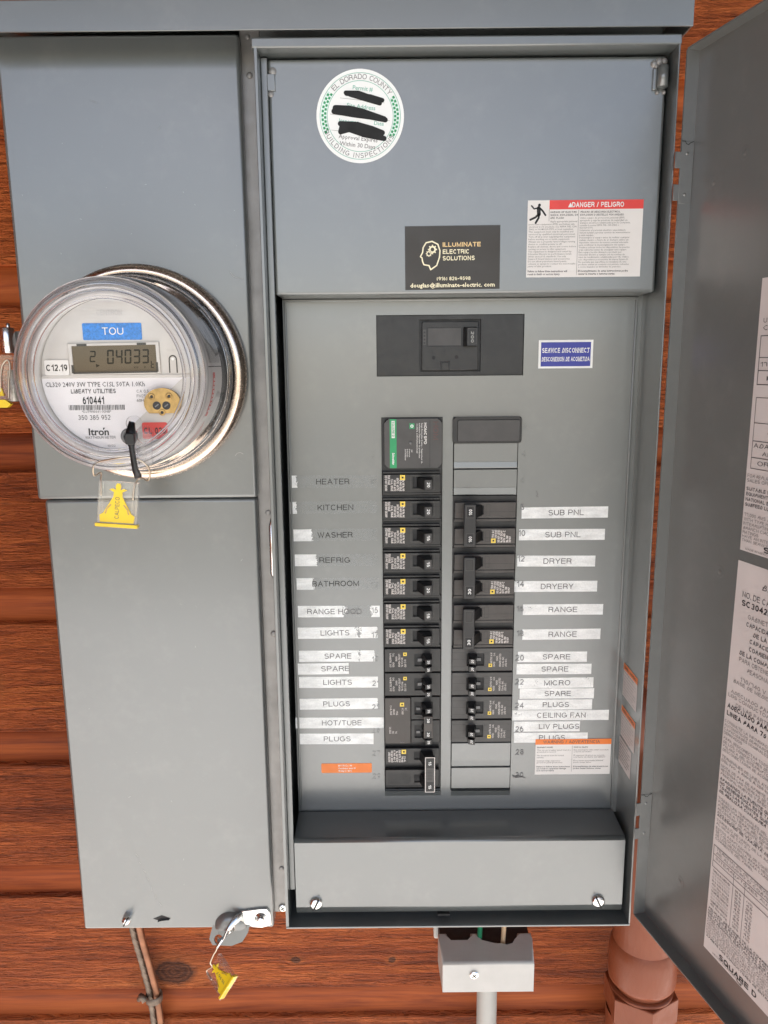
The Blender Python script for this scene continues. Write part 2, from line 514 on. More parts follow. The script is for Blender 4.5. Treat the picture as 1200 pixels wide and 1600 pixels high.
def glyphs(s, bold):
    k = (s, bold)
    if k not in GLY and s and all(c in STROKE for c in s):
        GLY[k] = stroke_text(s, bold)
    if k not in GLY:
        c = bpy.data.curves.new('lettering', 'FONT')
        c.body = s
        c.resolution_u = 3 if len(s) < 16 else 1
        c.fill_mode = 'FRONT'
        c.offset = 0.022 if bold else 0.006
        o = bpy.data.objects.new('lettering', c)
        me = bpy.data.meshes.new_from_object(o)
        vs = [(v.co.x, v.co.y, 0.0) for v in me.vertices]
        fs = [tuple(p.vertices) for p in me.polygons]
        bpy.data.objects.remove(o)
        bpy.data.curves.remove(c)
        bpy.data.meshes.remove(me)
        xs = [v[0] for v in vs] or [0, 1]
        GLY[k] = (vs, fs, min(xs), max(xs))
    return GLY[k]


class B:
    def __init__(s):
        s.bm = bmesh.new()
        s.mats = []
        s.lift = None

    def mi(s, m):
        if m not in s.mats:
            s.mats.append(m)
        return s.mats.index(m)

    def _f(s, vs, m, smooth=False):
        try:
            f = s.bm.faces.new(vs)
        except ValueError:
            return None
        f.material_index = s.mi(m)
        f.smooth = smooth
        return f

    def _bevel(s, faces, bev, seg, only=None):
        if not bev:
            return
        ed = {e for f in faces if f is not None for e in f.edges}
        if only is not None:
            ed = {e for e in ed if only(e)}
        r = bmesh.ops.bevel(s.bm, geom=list(ed), offset=bev, segments=seg, profile=0.5, affect='EDGES')
        for f in r['faces']:
            f.smooth = True

    def box(s, x0, x1, y0, y1, z0, z1, m, bev=0.0, seg=2):
        v = [s.bm.verts.new((x, y, z)) for z in (z0, z1) for y in (y0, y1) for x in (x0, x1)]
        q = [(0, 2, 3, 1), (4, 5, 7, 6), (0, 1, 5, 4), (2, 6, 7, 3), (0, 4, 6, 2), (1, 3, 7, 5)]
        fs = [s._f([v[i] for i in t], m) for t in q]
        s._bevel(fs, bev, seg)
        return s

    def prism(s, fr, pts, w0, w1, m, bev=0.0, seg=2, back=True, smooth_side=False):
        """Outline pts (u,v) counter-clockwise, solid from w0 (back) to w1 (front)."""
        a = [s.bm.verts.new(fr.at(u, v, w0)) for u, v in pts]
        b = [s.bm.verts.new(fr.at(u, v, w1)) for u, v in pts]
        n = len(pts)
        top = s._f(b, m)
        fs = [top]
        if back:
            fs.append(s._f(a[::-1], m))
        for i in range(n):
            j = (i + 1) % n
            s._f([a[i], a[j], b[j], b[i]], m, smooth_side)
        if bev:
            s._bevel([top], bev, seg)
        return s

    def poly(s, fr, pts, w, m):
        s._f([s.bm.verts.new(fr.at(u, v, w)) for u, v in pts], m)
        return s

    def rect(s, fr, u0, u1, v0, v1, w, m):
        return s.poly(fr, [(u0, v0), (u1, v0), (u1, v1), (u0, v1)], w, m)

    def outline(s, fr, u0, u1, v0, v1, t, w, m):
        s.rect(fr, u0, u1, v0, v0 + t, w, m)
        s.rect(fr, u0, u1, v1 - t, v1, w, m)
        s.rect(fr, u0, u0 + t, v0 + t, v1 - t, w, m)
        s.rect(fr, u1 - t, u1, v0 + t, v1 - t, w, m)

    def ringflat(s, fr, cu, cv, r0, r1, w, m, n=48, a0=0, a1=360, sy=1.0):
        full = abs(a1 - a0) >= 359.9
        k = n if full else n + 1
        P = []
        for i in range(k):
            a = R(a0 + (a1 - a0) * i / n)
            P.append((s.bm.verts.new(fr.at(cu + r0 * math.cos(a), cv + r0 * sy * math.sin(a), w)), s.bm.verts.new(fr.at(cu + r1 * math.cos(a), cv + r1 * sy * math.sin(a), w))))
        for i in range(n):
            p, q = P[i], P[(i + 1) % k]
            s._f([p[0], p[1], q[1], q[0]], m)
        return s

    def disc(s, fr, cu, cv, r, w, m, n=32):
        return s.poly(fr, [(cu + r * math.cos(2 * math.pi * i / n), cv + r * math.sin(2 * math.pi * i / n)) for i in range(n)], w, m)

    def lathe(s, fr, cu, cv, prof, m, n=72, smooth=True, cap=False, a0=0, a1=360):
        """prof: (radius, w) pairs."""
        full = abs(a1 - a0) >= 359.9
        k = n if full else n + 1
        rows = []
        for r, w in prof:
            if r < 1e-6:
                rows.append([s.bm.verts.new(fr.at(cu, cv, w))] * k)
            else:
                rows.append([s.bm.verts.new(fr.at(cu + r * math.cos(R(a0 + (a1 - a0) * i / n)), cv + r * math.sin(R(a0 + (a1 - a0) * i / n)), w)) for i in range(k)])
        for a, b in zip(rows, rows[1:]):
            for i in range(n):
                j = (i + 1) % k
                q = []
                for v in (a[i], a[j], b[j], b[i]):
                    if v not in q:
                        q.append(v)
                if len(q) > 2:
                    s._f(q, m, smooth)
        if cap:
            s._f(rows[-1], m)
        return s

    def frame(s, fr, o, h, w0, w1, m, bev=0.0):
        """A plate o=(u0,u1,v0,v1) with a rectangular hole h, solid from w0 to w1."""
        def ring(q, w):
            return [s.bm.verts.new(fr.at(q[i], q[j], w)) for i, j in ((0, 2), (1, 2), (1, 3), (0, 3))]
        oa, ob, ha, hb = ring(o, w0), ring(o, w1), ring(h, w0), ring(h, w1)
        fs = []
        for i in range(4):
            j = (i + 1) % 4
            fs.append(s._f([ob[i], ob[j], hb[j], hb[i]], m))
            s._f([oa[i], oa[j], ob[j], ob[i]], m)
            s._f([ha[j], ha[i], hb[i], hb[j]], m)
            s._f([oa[j], oa[i], ha[i], ha[j]], m)
        if bev:
            oset = set(ob)
            s._bevel(fs, bev, 2, lambda e: e.verts[0] in oset and e.verts[1] in oset)
        return s

    def tube(s, pts, r, m, n=12, cap=True):
        P = [Vector(p) for p in pts]
        rs = r if isinstance(r, (list, tuple)) else [r] * len(P)
        rings = []
        nrm = None
        for i, p in enumerate(P):
            t = (P[min(i + 1, len(P) - 1)] - P[max(i - 1, 0)]).normalized()
            if nrm is None:
                nrm = t.orthogonal().normalized()
            nrm = (nrm - t * nrm.dot(t)).normalized()
            bn = t.cross(nrm)
            rings.append([s.bm.verts.new(p + (nrm * math.cos(2 * math.pi * k / n) + bn * math.sin(2 * math.pi * k / n)) * rs[i]) for k in range(n)])
        for a, b in zip(rings, rings[1:]):
            for k in range(n):
                l = (k + 1) % n
                s._f([a[k], a[l], b[l], b[k]], m, True)
        if cap:
            s._f(rings[0][::-1], m)
            s._f(rings[-1], m)
        return s

    def ribbon(s, prs, th, m):
        """A bent strip: pairs of edge points, th thick."""
        prs = [(Vector(a), Vector(b)) for a, b in prs]
        rows = []
        for i, (a, b) in enumerate(prs):
            j0, j1 = max(i - 1, 0), min(i + 1, len(prs) - 1)
            t = ((prs[j1][0] + prs[j1][1]) - (prs[j0][0] + prs[j0][1])).normalized()
            nn = t.cross((b - a).normalized()).normalized() * th / 2
            rows.append([s.bm.verts.new(p) for p in (a + nn, b + nn, b - nn, a - nn)])
        for p, q in zip(rows, rows[1:]):
            for k in range(4):
                l = (k + 1) % 4
                s._f([p[k], p[l], q[l], q[k]], m, k in (0, 2))
        s._f(rows[0][::-1], m)
        s._f(rows[-1], m)
        return s

    def text(s, fr, st, u, v, h, m, w=0.25, wid=None, al='l', bold=False, sx=1.0, ext=0.0):
        """Lettering with baseline at v, capitals h tall; wid squeezes it to that width."""
        vs, fs, a, b = glyphs(st, bold)
        if not vs:
            return s
        k = h / 0.70
        kx = k * sx if wid is None else wid / max(1e-6, b - a)
        L = (b - a) * kx
        u0 = u if al == 'l' else (u - L / 2 if al == 'c' else u - L)
        V = [s.bm.verts.new(fr.at(u0 + (x - a) * kx, v + y * k, w + z)) for x, y, z in vs]
        mi = s.mi(m)
        for f in fs:
            try:
                q = s.bm.faces.new([V[i] for i in f])
                q.material_index = mi
            except ValueError:
                pass
        if ext:
            # raised figures: walls down to the sheet
            ed = {}
            for f in fs:
                for i in range(len(f)):
                    e = (f[i], f[(i + 1) % len(f)])
                    if (e[1], e[0]) in ed:
                        del ed[(e[1], e[0])]
                    else:
                        ed[e] = 1
            lo = {}
            for i in {i for e in ed for i in e}:
                x, y, z = vs[i]
                lo[i] = s.bm.verts.new(fr.at(u0 + (x - a) * kx, v + y * k, w - ext))
            for (i, j) in ed:
                s._f([V[j], V[i], lo[i], lo[j]], m)
        return s

    def build(s, name, parent=None, kind=None, label=None, subdiv=0):
        o0 = Vector((0, 0, 0))
        p = parent
        while p is not None:
            o0 = o0 + p.location
            p = p.parent
        me = bpy.data.meshes.new(name)
        for v in s.bm.verts:
            v.co = v.co * 0.001 - o0
        s.bm.normal_update()
        s.bm.to_mesh(me)
        s.bm.free()
        for m in s.mats:
            me.materials.append(m)
        o = bpy.data.objects.new(name, me)
        COL.objects.link(o)
        if parent is not None:
            o.parent = parent
        if kind:
            o['kind'] = kind
        if label:
            o['label'] = label
        return o


def thing(name, label, cat, loc_mm=(0, 0, 0), group=None):
    o = bpy.data.objects.new(name, None)
    o.empty_display_size = 0.02
    COL.objects.link(o)
    o.location = Vector(loc_mm) * 0.001
    o['label'] = label
    o['category'] = cat
    if group:
        o['group'] = group
    return o


def copy_tree(root, dz_mm, label):
    c = root.copy()
    COL.objects.link(c)
    c.location = root.location + Vector((0, 0, dz_mm * 0.001))
    c['label'] = label
    for ch in list(root.children):
        d = ch.copy()
        COL.objects.link(d)
        d.parent = c
        for g in list(ch.children):
            e = g.copy()
            COL.objects.link(e)
            e.parent = d
    return c


def rrect(x0, x1, z0, z1, r, n=5):
    P = []
    for cx, cz, a in ((x1 - r, z0 + r, -90), (x1 - r, z1 - r, 0), (x0 + r, z1 - r, 90), (x0 + r, z0 + r, 180)):
        for i in range(n + 1):
            t = R(a + 90 * i / n)
            P.append((cx + r * math.cos(t), cz + r * math.sin(t)))
    return P


def rc(x0, x1, z0, z1):
    return [(x0, z0), (x1, z0), (x1, z1), (x0, z1)]


F0 = front(0)

# ------------------------------------------------------------------ ground and wall
g = B()
g._f([g.bm.verts.new(p) for p in ((-40000, -80000, 0), (40000, -80000, 0), (40000, 130, 0), (-40000, 130, 0))], GROUND)
g.build('ground', kind='structure')
g = B()
g.box(-4500, 6000, -4300, 128, 4, 60, SLAB, 8, 2)  # unseen pale slab, added to bounce sunlight up onto the panel
g.build('bounce_slab', kind='structure')

WY = 130.0                       # face of the siding
PITCH = 179.4
wall = thing('siding_wall', 'red brown stained cedar siding wall with recessed grooves behind the grey panel', 'wall', (0, WY + 30, 0))
b = B()
b.box(-3000, 3000, WY + 22, WY + 140, 0, 3000, WOOD_SMOOTH)
b.build('sheathing', wall)
z_first = 1386.0 - 7 * PITCH     # top edge of a board face
bd = None
for i in range(17):
    zt = z_first + i * PITCH
    if bd is None:
        b = B()
        # face, its rounded edges, and the planed lap above it
        prof = [(WY + 20, zt - 136.5), (WY + 1.5, zt - 136.5), (WY, zt - 135), (WY, zt - 1.5), (WY + 1.5, zt), (WY + 6, zt + 2.2), (WY + 9.5, zt + 9), (WY + 10, zt + 22), (WY + 6, zt + 44), (WY + 20, zt + 44)]
        cols = [-2900 + k * 145 for k in range(41)]
        rows = [[b.bm.verts.new((x, y, z)) for y, z in prof] for x in cols]
        for p, q in zip(rows, rows[1:]):
            for k in range(len(prof) - 1):
                b._f([p[k], q[k], q[k + 1], p[k + 1]], WOOD_SMOOTH if k >= 5 else WOOD_ROUGH, k >= 5)
        b._f(rows[0], WOOD_ROUGH)
        b._f(rows[-1][::-1], WOOD_ROUGH)
        bd = b.build('siding_board', wall)
    else:
        c = bd.copy()
        COL.objects.link(c)
        c.location = bd.location + Vector((0, 0, i * PITCH * 0.001))

# the roof overhang that keeps this wall in the shade, and the return wall on the left
o = B()
o.box(-3200, 3000, -3100, WY + 140, 3004, 3130, simple('overhang_boards', (0.035, 0.03, 0.028), 0.6))
o = o.build('roof_overhang')
o['label'] = 'wooden roof overhang sheltering the siding wall'
o['category'] = 'roof'
o = B()
o.box(-1430, -1300, -1500, WY - 4, 61, 3000, WOOD_ROUGH)
o = o.build('return_wall')
o['label'] = 'stained cedar return wall at a right angle to the siding wall'
o['category'] = 'wall'

# ------------------------------------------------------------------ the panel
panel = thing('electrical_panel', 'grey outdoor electrical panel with its door swung open and a meter socket', 'electrical panel', (-40, 30, 922))

b = B()
b.box(-316, -119.5, -8, 128, 924, 1772, GREY)                 # meter bay
b.build('meter_bay', panel)
b = B()
b.box(-119.5, -102, -12, 128, 934.5, 1790, GALV, 0.8)         # bare centre rail
rail = b.build('centre_rail', panel)
FR12 = front(-12)
for (u, v, r0, h) in ((-111.8, 1744.8, 2.6, 1.2), (-112.5, 1775.0, 2.2, 1.0), (-110.1, 1363.3, 2.6, 0.8), (-109, 1242.6, 3.0, 1.6), (-110.1, 985.7, 2.6, 1.2)):
    b = B()
    b.lathe(FR12, u, v, [(r0, 0), (r0, h * 0.6), (r0 * 0.7, h), (0, h * 1.1)], GALV, 14)
    b.build('rivet', rail)
b = B()
b.ribbon([((-106.5, -12.5, 1371), (-103.2, -12.5, 1371)), ((-106.5, -13.5, 1362), (-103.2, -13.5, 1362)), ((-108.5, -20, 1352), (-105, -21, 1352)), ((-108.5, -21, 1306), (-105, -22, 1306)), ((-106, -14, 1296), (-102.8, -14, 1296)), ((-105.5, -13, 1284), (-102.3, -13, 1284))], 1.0, ZINC)
b.rect(FR12, -107.5, -103.5, 1304, 1350, 0.2, BLACK_DEEP)
b.build('latch_spring', rail)


def phillips(name, fr, u, v, r, h, m, parent, ang=20, slot=True, label=None):
    b = B()
    b.lathe(fr, u, v, [(r, 0), (r, h * 0.35), (r * 0.86, h * 0.75), (r * 0.5, h * 0.97), (0, h)], m, 28)
    f2 = fr.rot(u, v, ang)
    if slot:
        for a in (0, 90):
            f3 = fr.rot(u, v, ang + a)
            b.prism(f3, rc(-r * 0.55, r * 0.55, -r * 0.11, r * 0.11), h * 0.4, h * 1.03, BLACK_DEEP)
    else:
        b.prism(f2, rc(-r * 0.9, r * 0.9, -r * 0.13, r * 0.13), h * 0.2, h * 1.03, BLACK_DEEP)
    return b.build(name, parent, label=label)


phillips('screw', FR12, -110.3, 940.0, 4.6, 2.6, ZINC, rail, 30)

# left covers
b = B()
b.box(-323.5, -118, -22, -9, 1379.4, 1774, GREY, 3.2, 4)
mcov = b.build('meter_cover', panel)
b = B()
b.box(-318, -119.2, -20.2, -8.5, 922, 1378.6, GREY, 3.0, 4)
ucov = b.build('pull_box_cover', panel)
phillips('stud_screw', front(-20.2), -270.8, 937, 5.0, 9.5, CHROME, ucov, 60, False)
b = B()
fs = front(-20.2)
b.poly(fs, [(-245, 934.5), (-235.5, 930.5), (-226.5, 934.5), (-235.5, 938.5)], 0.15, BLACK_DEEP)
b.prism(fs, [(-240, 931.9), (-235.5, 930.0), (-227.5, 934.2), (-236, 933.2)], 0.1, 2.2, GREY)
b.build('lanced_dimple', ucov)
# hasp plate with its twisted arm
b = B()
b.prism(fs, [(-152, 944), (-150, 929), (-144, 929), (-141, 925.3), (-131, 924.6), (-121, 928), (-122, 941), (-125, 946.5), (-134, 946)], 0.6, 2.8, ZINC, 0.5)
b.ribbon([((-151, -22.5, 943.5), (-149, -22.5, 930)), ((-158, -27, 942), (-155, -25, 927)), ((-164, -36, 936), (-160, -28, 925)), ((-168, -44, 928), (-167, -30, 922)), ((-173, -48, 922), (-175, -34, 920))], 1.6, ZINC)
b.lathe(fs, -132, 936, [(6.2, 2.8), (6.2, 3.6), (4.0, 3.6), (4.0, 6.0), (3.0, 7.4), (0, 7.8)], ZINC, 28)
hasp = b.build('hasp_plate', ucov)
b = B()
b.lathe(Fr((-164, -17, 925), (1, 0, 0), (0, 0, 1)), 0, 0, [(17, 3), (15.5, 7), (11, 10), (0, 11)], GREY_IN, 24, a0=0, a1=180)
FH = Fr((0, -19, 926), (1, 0, 0), (0, 0.30, 0.954))
hole = [(-176.8 + 4.6 * math.cos(R(a)), -14.5 + 5.0 * math.sin(R(a))) for a in range(90, -271, -24)]
b.prism(FH, [(-183, 0), (-186.5, -14), (-183, -20), (-163, -21), (-152, -17), (-146, -8), (-144.5, 0), (-176.7, 0)] + [(-176.8, -9.5)] + hole[1:-1] + [(-176.9, -9.5), (-177, 0)], -1.2, 1.2, GREY_IN)
b.build('hasp_tab', ucov)

# right bay: an open box with a rim
RX0, RX1, RZ0, RZ1, RY = -98.0, 239.0, 953.0, 1756.0, -57.0
b = B()
b.box(RX0 - 3.0, RX0, RY, 128, RZ0, RZ1, GREY, 0.5)
b.box(RX1, RX1 + 1.6, RY, 128, RZ0, RZ1, GREY, 0.5)
b.box(RX0, RX1, 122, 126, RZ0, RZ1, GREY)
b.box(RX0 - 2.9, RX1 + 1.5, RY - 0.2, 128, RZ0 - 2.2, RZ0 - 0.2, GREY, 0.5)
b.box(RX0 - 5, RX1 + 2.4, RY - 0.4, -12.2, 1749.4, 1757.5, GREY, 1.4, 3)
b.box(-101.9, 240.5, -11.6, 120, 1757.7, 1792, GREY)
b.box(RX0 + 0.1, RX0 + 5.6, RY + 15, RY + 18, RZ0 + 30, 1748, GREY, 0.7)      # folded stiffener inside the rim
box_ = b.build('breaker_enclosure', panel)

# warning labels on the inside of the right wall
FW = Fr((RX1 - 0.1, 0, 0), (0, -1, 0), (0, 0, 1))      # u runs towards the viewer
FW.N = Vector((-1, 0, 0))
for z0, z1, org in ((1172, 1206, True), (1129, 1161, True), (1098, 1126, False)):
    b = B()
    u0, u1 = (3, 45) if org else (1, 38)
    b.rect(FW, u0, u1, z0, z1, 0.15, PINKPAPER)
    if org:
        b.rect(FW, u0, u1, z1 - 6.5, z1, 0.3, ORANGE)
        b.text(FW, 'WARNING / ADVERTENCIA', u0 + 3, z1 - 4.7, 2.8, INK, 0.45, wid=36, bold=True)
    zz = (z1 - 9.2) if org else z1 - 3.5
    k = 0
    rows_ = ['HAZARD OF ELECTRIC SHOCK', 'Replace all devices and covers', 'before turning power on', 'Failure to follow instructions', 'will result in serious injury', 'keep plates in place', 'close all unused openings']
    while zz > z0 + 1.5:
        b.text(FW, rows_[k % 7], u0 + 2, zz, 1.7, INK if not org or k == 0 else INKS, 0.35, wid=(u1 - u0) * (0.86 if k % 3 else 0.7), bold=not org)
        zz -= 3.3
        k += 1
    b.build('warning_label', box_, label='orange banded warning label on the inside wall' if org else 'plain printed warning label on the inside wall')

# rain cap
b = B()
FC = Fr((0, 0, 0), (0, -1, 0), (0, 0, 1))
b.box(-334, 248.5, -60, -58.6, 1761.5, 1784.5, GREY, 0.5)
b.box(-334, 248.5, -58.5, 128, 1783, 1784.6, GREY)
b.box(-334, -332.6, -58.5, 128, 1762, 1782.9, GREY)
b.box(247.1, 248.5, -58.5, 128, 1762, 1782.9, GREY)
b.build('rain_cap', panel)

# upper cover
b = B()
b.box(-92.5, 236.3, -40, -2, 1560, 1747.6, GREY, 2.6, 4)
b.box(-90, 233.5, -2, 30, 1562, 1745, GREY)
ucv = b.build('upper_cover', panel)
b = B()
FU = front(-40)
b.prism(FU, rc(-93.5, -86.5, 1723, 1736), -1, 1.6, GREY, 0.5)
b.lathe(FU, -88.5, 1738, [(3.4, 0.2), (2.6, 1.5), (0, 1.9)], GALV, 10)
b.lathe(FU, -90.5, 1721, [(2.6, 0.2), (1.8, 1.2), (0, 1.5)], GALV, 10)
b.build('hanger_tab', ucv)
b = B()
b.tube([(231.5, -45, 1738), (231.5, -45, 1722)], 4.2, GREY, 16)
b.prism(FU, rc(224.5, 228, 1721, 1737), -1, 2.4, GREY, 0.4)
for (u, v, r0) in ((225.5, 1741, 3.2), (229.5, 1742.5, 3.6), (233.5, 1743, 3.0), (227, 1738.8, 2.2), (232, 1739.5, 2.4), (234.5, 1719.5, 1.8), (229, 1719.4, 1.8)):
    b.lathe(FU, u, v, [(r0, 0.1), (r0 * 0.8, 1.6), (0, 2.4)], GALV, 9)
b.build('hanger_tab', ucv)

# round county sticker
FS = front(-40).rot(-16.8, 1703.2, -2.5)
b = B()
b.disc(FS, 0, 0, 36.4, 0.15, simple('white_gloss_sticker', (0.85, 0.86, 0.84), 0.35, 0, 0.02), 72)
for r0 in (33.4, 27.4):
    b.ringflat(FS, 0, 0, r0 - 0.22, r0 + 0.22, 0.3, TEAL, 72)


def arc_text(b, fr, st, r, mid, h, m, span, inward=False):
    n = len(st)
    ws = [max(0.25, glyphs(c, False)[3] - glyphs(c, False)[2]) + 0.14 if c != ' ' else 0.38 for c in st]
    tot = sum(ws)
    a = 0.0
    for c, w_ in zip(st, ws):
        t = (a + w_ / 2) / tot - 0.5
        a += w_
        if c == ' ':
            continue
        ang = mid - t * span if not inward else mid + t * span
        f2 = fr.rot(r * math.cos(R(ang)), r * math.sin(R(ang)), ang - 90 if not inward else ang + 90)
        b.text(f2, c, 0, 0, h, m, 0.3, al='c')


arc_text(b, FS, 'EL DORADO COUNTY', 28.6, 88, 4.0, INKS, 104)
arc_text(b, FS, 'BUILDING INSPECTIONS', 32.4, -92, 3.9, INKS, 132, True)
for a0, a1 in ((147, 205), (-28, 30)):
    for k in range(20):
        a = a0 + (a1 - a0) * k / 19
        for j in range(2):
            if (k + j) % 2:
                continue
        rr = 29.1 if k % 2 == 0 else 31.3
        f2 = FS.rot(rr * math.cos(R(a)), rr * math.sin(R(a)), a)
        b.rect(f2, -0.95, 0.95, -0.95, 0.95, 0.3, GREEN)
        rr = 31.7 if k % 2 == 0 else 29.0
        f2 = FS.rot(rr * math.cos(R(a)), rr * math.sin(R(a)), a)
        b.rect(f2, -0.8, 0.8, -0.8, 0.8, 0.28, simple('mint_ink', (0.62, 0.82, 0.74), 0.4) if k == 0 and a0 > 0 else bpy.data.materials['mint_ink'])
FS2 = FS.rot(0, 0, -4.0)
for st, v, u in (('Permit #', 20.0, 0), ('Site Address', 6.0, 0), ('Approval Expires', -18.6, 0), ('Within 30 Days', -24.0, 0)):
    b.text(FS2, st, u, v, 3.3, TEAL if v > 0 else INKS, 0.3, al='c')
b.text(FS2, 'Inspector', -17, -6.2, 3.0, TEAL, 0.3)
b.text(FS2, 'Date', 12, -5.2, 3.0, TEAL, 0.3)
for v, u0, u1 in ((12.4, -18, 19), (-0.8, -25, 25), (-13.0, -23, 23)):
    b.rect(FS2, u0, u1, v - 0.12, v + 0.12, 0.3, INKS)


def scribble(b, fr, pts, r, w, m):
    for k in range(len(pts) - 1):
        (u0, v0), (u1, v1) = pts[k], pts[k + 1]
        L = math.hypot(u1 - u0, v1 - v0)
        f2 = fr.rot(u0, v0, math.degrees(math.atan2(v1 - v0, u1 - u0)))
        P = [(L + r * math.cos(R(a)), r * math.sin(R(a))) for a in range(-90, 91, 30)] + [(r * math.cos(R(a)), r * math.sin(R(a))) for a in range(90, 271, 30)]
        b.poly(f2, P, w + 0.012 * k, m)


REDACT = simple('redaction_black', (0.004, 0.004, 0.004), 0.6, 0, 0.02)  # black redaction strokes added over the sticker, not its own ink
scribble(b, FS, [(-12.5, 17.7), (-2, 18), (8, 15), (18, 13.0), (8, 15.5), (-12, 17), (0, 16), (16, 10.5), (5, 13), (-9, 16.4)], 1.7, 0.4, REDACT)
scribble(b, FS, [(-21, 6.0), (-9, 6.0), (2, 4.0), (20, -1.2), (3, 1.5), (-21, 5), (-22, 3), (-6, 1), (8, -0.2), (21, -2.0), (-4, 3), (-20, 4)], 2.0, 0.4, REDACT)
scribble(b, FS, [(-16.5, -6.2), (-2, -6.3), (10, -9), (19, -12), (4, -9), (-15, -8), (-16, -12.6), (-9, -10.5), (4, -14.2), (20.5, -16.5), (8, -12.5), (-8, -9), (3, -12), (18, -14)], 2.0, 0.4, REDACT)
b.build('inspection_sticker', ucv, label='round white county inspection sticker with black redaction strokes')

# black business card
b = B()
FK = front(-40).rot(60.8, 1590, 0.3)
b.prism(FK, rc(-40.7, 40.7, -26.2, 26.2), 0.1, 0.5, CARD)
for st, v, m_ in (('ILLUMINATE', 9.0, GOLD), ('ELECTRIC', 3.2, GOLDP), ('SOLUTIONS', -2.2, GOLDP)):
    b.text(FK, st, -8.4, v, 3.7, m_, 0.65, wid={'ILLUMINATE': 32.5, 'ELECTRIC': 22.5, 'SOLUTIONS': 27.5}[st], bold=True)
b.text(FK, '(916) 826-9598', 1.0, -18.6, 3.0, GOLDP, 0.65, wid=29, al='c', bold=True)
b.text(FK, 'douglas@illuminate-electric. com', 0, -24.2, 3.5, GOLDP, 0.65, wid=73, al='c', bold=True)
head = [(-13, -9.5), (-13.6, -6), (-11, 0.5), (-10.6, 6), (-12.6, 11.2), (-17.5, 14), (-22.6, 12.6), (-25.4, 8.6), (-25.9, 4.6), (-27.6, 1.2), (-26.2, 0.2), (-25.8, -2.6), (-24.6, -5.4), (-20.2, -6.2), (-18.8, -9.8), (-13, -6.2)]
head = [(-13.6, -6.2), (-11.2, 0.5), (-10.8, 6), (-12.6, 11.2), (-17.5, 13.6), (-22.6, 12.6), (-25.2, 8.6), (-25.7, 4.6), (-27.6, 1.2), (-26.2, 0.2), (-25.8, -2.6), (-24.6, -5.4), (-20.2, -6.2), (-18.8, -9.6), (-13.6, -6.2)]
scribble(b, FK, head, 0.55, 0.6, GOLDP)
b.ringflat(FK, -17.2, 7.0, 1.6, 3.0, 0.62, GOLDP, 20)
for k in range(8):
    f2 = FK.rot(-17.2, 7.0, k * 45)
    b.rect(f2, 2.8, 3.9, -0.55, 0.55, 0.62, GOLDP)
b.ringflat(FK, -20.3, 3.6, 1.3, 2.1, 0.62, GOLDP, 16)
for k in range(8):
    f2 = FK.rot(-20.3, 3.6, k * 45)
    b.rect(f2, 2.0, 2.6, -0.4, 0.4, 0.62, GOLDP)
b.build('business_card', ucv, label='black business card with gold head and gears emblem')

# danger label
b = B()
FD = front(-40)
b.rect(FD, 124.4, 222.6, 1573.2, 1636, 0.15, PAPER)
b.rect(FD, 142.8, 222.6, 1628.6, 1636, 0.3, RED)
b.text(FD, 'DANGER / PELIGRO', 184, 1630.2, 4.1, WHITE, 0.45, wid=44, al='c', bold=True)
b.poly(FD, [(158.6, 1630.2), (162.6, 1630.2), (160.6, 1634)], 0.45, WHITE)
b.rect(FD, 142.6, 142.9, 1619, 1628.6, 0.3, INKS)
b.rect(FD, 167.6, 167.9, 1575, 1628, 0.3, INKS)
# little figure struck by a spark
scribble(b, FD, [(134.2, 1632.0), (134.3, 1632.2)], 1.2, 0.3, INK)
scribble(b, FD, [(133.6, 1629.6), (134.0, 1624.8)], 1.6, 0.3, INK)
scribble(b, FD, [(134.4, 1630.0), (137.2, 1627.4), (139.6, 1624.0)], 0.75, 0.3, INK)
scribble(b, FD, [(133.2, 1629.9), (129.8, 1629.2), (127.6, 1631.6)], 0.6, 0.3, INK)
scribble(b, FD, [(134.2, 1624.8), (133.8, 1621.8), (131.4, 1617.8)], 0.85, 0.3, INK)
scribble(b, FD, [(133.6, 1624.6), (131.0, 1622.2), (126.8, 1620.4)], 0.85, 0.3, INK)
for k, st in enumerate(('HAZARD OF ELECTRIC', 'SHOCK, EXPLOSION, OR', 'ARC FLASH')):
    b.text(FD, st, 143.8, 1625.6 - k * 2.35, 1.55, INKG, 0.3, wid=(22.5, 23.4, 11.5)[k], bold=True)
EN = ['Apply appropriate personal', 'protective equipment (PPE) and follow safe', 'electrical work practices. See NFPA 70E, CSA', 'Z462 or NOM-029-STPS or local equivalent.', 'This equipment must only be installed and', 'serviced by qualified electrical personnel.', 'Turn off all power supplying this equipment', 'before working on or inside equipment.', 'Always use a properly rated voltage sensing', 'device to confirm power is off.', 'Replace all devices, doors and covers before', 'turning on power to this equipment.', 'This equipment is designed and tested by', 'Schneider Electric to performance levels', 'which exceed UL standards. Use only', 'Square D brand devices and accessories.', 'Do not allow petroleum based paints,', 'solvents or sprays to contact the non-metallic', 'parts of this product.']
